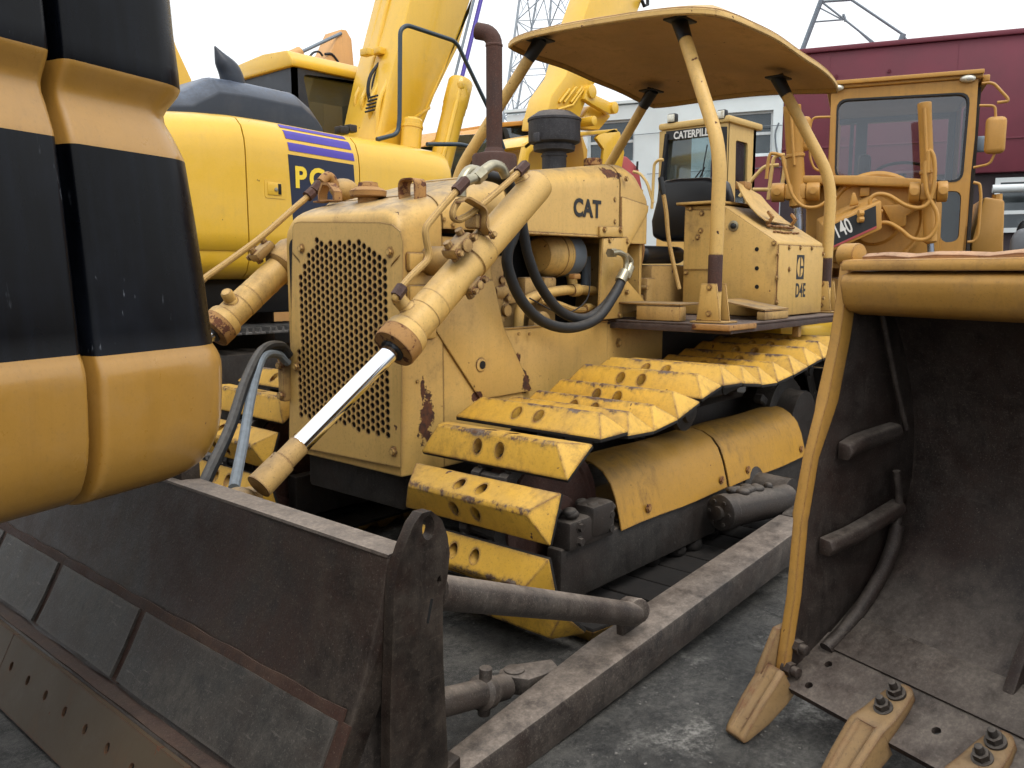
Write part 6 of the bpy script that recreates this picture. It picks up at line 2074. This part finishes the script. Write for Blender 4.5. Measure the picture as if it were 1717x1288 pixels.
b.add(prism(M1, (.5, .10, .10), .012))
bar = b.obj('drawbar', GP, gd)
u = (M1[1] - M1[0]).normalized(); v = (M1[3] - M1[0]).normalized()
nrm = u.cross(v).normalized()
if nrm.x > 0: nrm = -nrm
b = MB(); b.add(prism([p + nrm * .004 for p in [M1[0] + u * .02 + v * .02, M1[1] - u * .05 + v * .02, M1[2] - u * .05 - v * .05, M1[3] + u * .02 - v * .05]], nrm * .003)); b.obj('number_panel', MT['logo'], bar)
b = MB(); b.add(prism([p + nrm * .005 for p in [M1[3] + u * .02 - v * .05, M1[2] - u * .05 - v * .05, M1[2] - u * .05 - v * .03, M1[3] + u * .02 - v * .03]], nrm * .003)); b.obj('red_stripe', MT['red'], bar)
cN = G(1413, 384, x=-.75) + nrm * .010
one(text('140', .20, .004, frame_m(cN, u, -v), .003, .55), 'lettering', MT['white'], bar)
b = MB(); b.add(prism([G(p[0], p[1], x=-.6) for p in ((1424, 346), (1429, 323), (1434, 323), (1440, 342))], (.08, 0, 0), .01)); b.obj('lifting_eye', GP, bar)
# blade-lift rams on either side
for (px0, px1, pt, pb_, xx, clampy) in ((1538, 1562, 173, 405, -.55, 322), (1313, 1343, 178, 345, -.3, 322)):
    a_, c2 = G((px0 + px1) / 2, pt, x=xx), G((px0 + px1) / 2 + 10, pb_, x=xx)
    r = (G(px0, pt, x=xx) - G(px1, pt, x=xx)).length / 2
    b = MB()
    ax = (c2 - a_).normalized(); L = (c2 - a_).length
    b.add(lathe(a_, ax, [(r * .8, -.005), (r, 0), (r, .06), (r * .97, .065), (r * .97, L), (r * .6, L + .02)], 24))
    b.add(tube([a_ + V((-r * 1.1, 0, -.05)), a_ + V((-r * 1.1, 0, -.05)) + ax * (L * .55)], .014, 8))
    b.add(lathe(a_ + ax * (L * .48), ax, [(r * 1.02, 0), (r * 1.12, .005), (r * 1.12, .03), (r * 1.02, .035)], 20))
    ram = b.obj('blade_ram', GP, gd)
    one(cyl(c2, c2 + ax * .5, r * .5, None, 16), 'rod', MT['rod'], ram)
    b = MB()
    cy = G((px0 + px1) / 2 + 6, clampy, x=xx)
    b.add(boxm(Matrix.Translation(cy), .15, r * 2.5, .16, .03))
    for s_ in (-1, 1): b.add(cyl(cy + V((0, s_ * r * 1.2, 0)), cy + V((0, s_ * r * 2.7, 0)), .095, None, 18, .012)); b.add(lathe(cy + V((-.09, s_ * r * 2.0, 0)), (-1, 0, 0), [(.035, 0), (.035, .02), (.01, .022)], 10))
    b.obj('trunnion', GP, ram)
b = MB(); b.add(prism([G(p[0], p[1], x=-.45) for p in ((1478, 345), (1520, 342), (1545, 330), (1548, 345), (1520, 362), (1520, 378), (1500, 385))], (.3, 0, 0), .015)); b.obj('lift_arm', GP, gd)
for l in (((1480, 355), (1463, 350), (1459, 335), (1470, 326), (1490, 328), (1520, 345), (1545, 348), (1560, 335), (1567, 300), (1566, 265), (1558, 254), (1556, 290)), ((1470, 374), (1490, 374), (1510, 385), (1530, 400), (1555, 400), (1570, 380), (1570, 355), (1555, 325), (1551, 290), (1552, 270))):
    one(tube([G(p[0], p[1], x=-.66) for p in l], .019, 10, 5), 'hydraulic_line', GP, gd)
for l in (((1392, 333), (1370, 347), (1345, 345), (1328, 325), (1318, 290), (1312, 262)), ((1312, 262), (1300, 258), (1290, 262), (1285, 300))): one(tube([G(p[0], p[1], x=-.5) for p in l], .017, 10, 5), 'hydraulic_line', GP, gd)
b = MB(); b.add(boxm(Matrix.Translation(G(1456, 366, x=-.7)), .10, .14, .16, .02))
for p in ((1447, 358), (1447, 368)): b.add(cyl(G(p[0], p[1], x=-.78), G(p[0] - 8, p[1], x=-.8), .03, None, 10))
b.obj('swivel', GP, gd)
# ladder rails on the far flank
b = MB()
for l in (((1240, 330), (1262, 300), (1282, 278), (1306, 277)), ((1288, 335), (1292, 300), (1297, 265), (1304, 260), (1316, 260)), ((1262, 318), (1312, 318)), ((1308, 330), (1313, 300), (1318, 262))):
    b.add(tube([G(p[0], p[1], x=.2) for p in l], .020, 8, 0, .06))
b.obj('handrail', MT['loader'], gd)
# body, frame beam and wheels
b = MB()
b.add(box(-2.6, 0, .0 + (yA + yB_) / 2 - .2, (yA + yB_) / 2 + .2, 1.15, 1.5, .03)); b.add(box(1.55, 4.6, (yA + yB_) / 2 - .55, (yA + yB_) / 2 + .55, 1.0, 2.2, .08)); b.add(box(0.04, 1.5, yA, yB_, .9, zB - .002, .02))
b.obj('main_frame', GP, gd)
b = MB()
pz_ = [G(p[0], p[1], x=.9) for p in ((1650, 330), (1685, 335), (1682, 440), (1625, 440), (1630, 400))]
b.add(prism(pz_, (2.2, 0, 0), .03)); b.add(cyl(G(1672, 326, x=1.0), G(1672, 336, x=1.0), .05, None, 10)); b.obj('engine_hood', GP, gd)
for xx in (-2.5, 2.2, 3.8):
    for yy in (yA - .35, yB_ + .0):
        b = MB(); b.add(lathe(V((xx, yy, .62)), (0, 1, 0), [(.3, 0), (.54, .0), (.61, .05), (.62, .18), (.61, .31), (.54, .36), (.3, .36)], 32)); b.obj('wheel', MT['rubber'], gd)
# ================================================================== ODDMENTS
by = thing('yellow_beam', 'low yellow steel beam showing under the fender of the dozer', 'beam', loc=(6.9, 2.6, 0))
b = MB()
pz_ = [at(p[0], p[1], y=2.4) for p in ((1310, 540), (1420, 540), (1420, 566), (1310, 562))]
b.add(prism(pz_, (0, .25, 0), .015)); b.obj('web', MT['pc'], by)
b = MB(); b.add(box(pz_[0].x, pz_[0].x + .12, 2.45, 2.6, 0, pz_[3].z - .002)); b.add(box(pz_[1].x - .12, pz_[1].x, 2.45, 2.6, 0, pz_[3].z - .002)); b.obj('stand', MT['greasy'], by)

fs_ = Fr(9.0 * math.cos(rad(8)), 9.0 * math.sin(rad(8)), 8)
ms_ = thing('machine_seat', 'grey and black padded machine seat at the right edge below the white pipe', 'seat', fr=fs_)
S = fs_.at
b = MB(); p = [S(q[0], q[1], x=0) for q in ((1690, 432), (1694, 398), (1706, 384), (1740, 380), (1740, 432))]
b.add(prism(p, (.4, 0, 0), .06, 3)); b.obj('back', simple('grey_vinyl', '#6a6d72', .5), ms_)
b = MB(); p = [S(q[0], q[1], x=.45) for q in ((1704, 384), (1712, 368), (1745, 362), (1745, 420), (1700, 420))]
b.add(prism(p, (.3, 0, 0), .05, 3)); b.obj('headrest', MT['seat'], ms_)
b = MB(); b.add(prism([S(q[0], q[1], x=.1) for q in ((1688, 434), (1745, 434), (1745, 600), (1688, 600))], (.6, 0, 0), .05)); b.obj('pedestal', MT['black'], ms_)
bpy.context.view_layer.update()
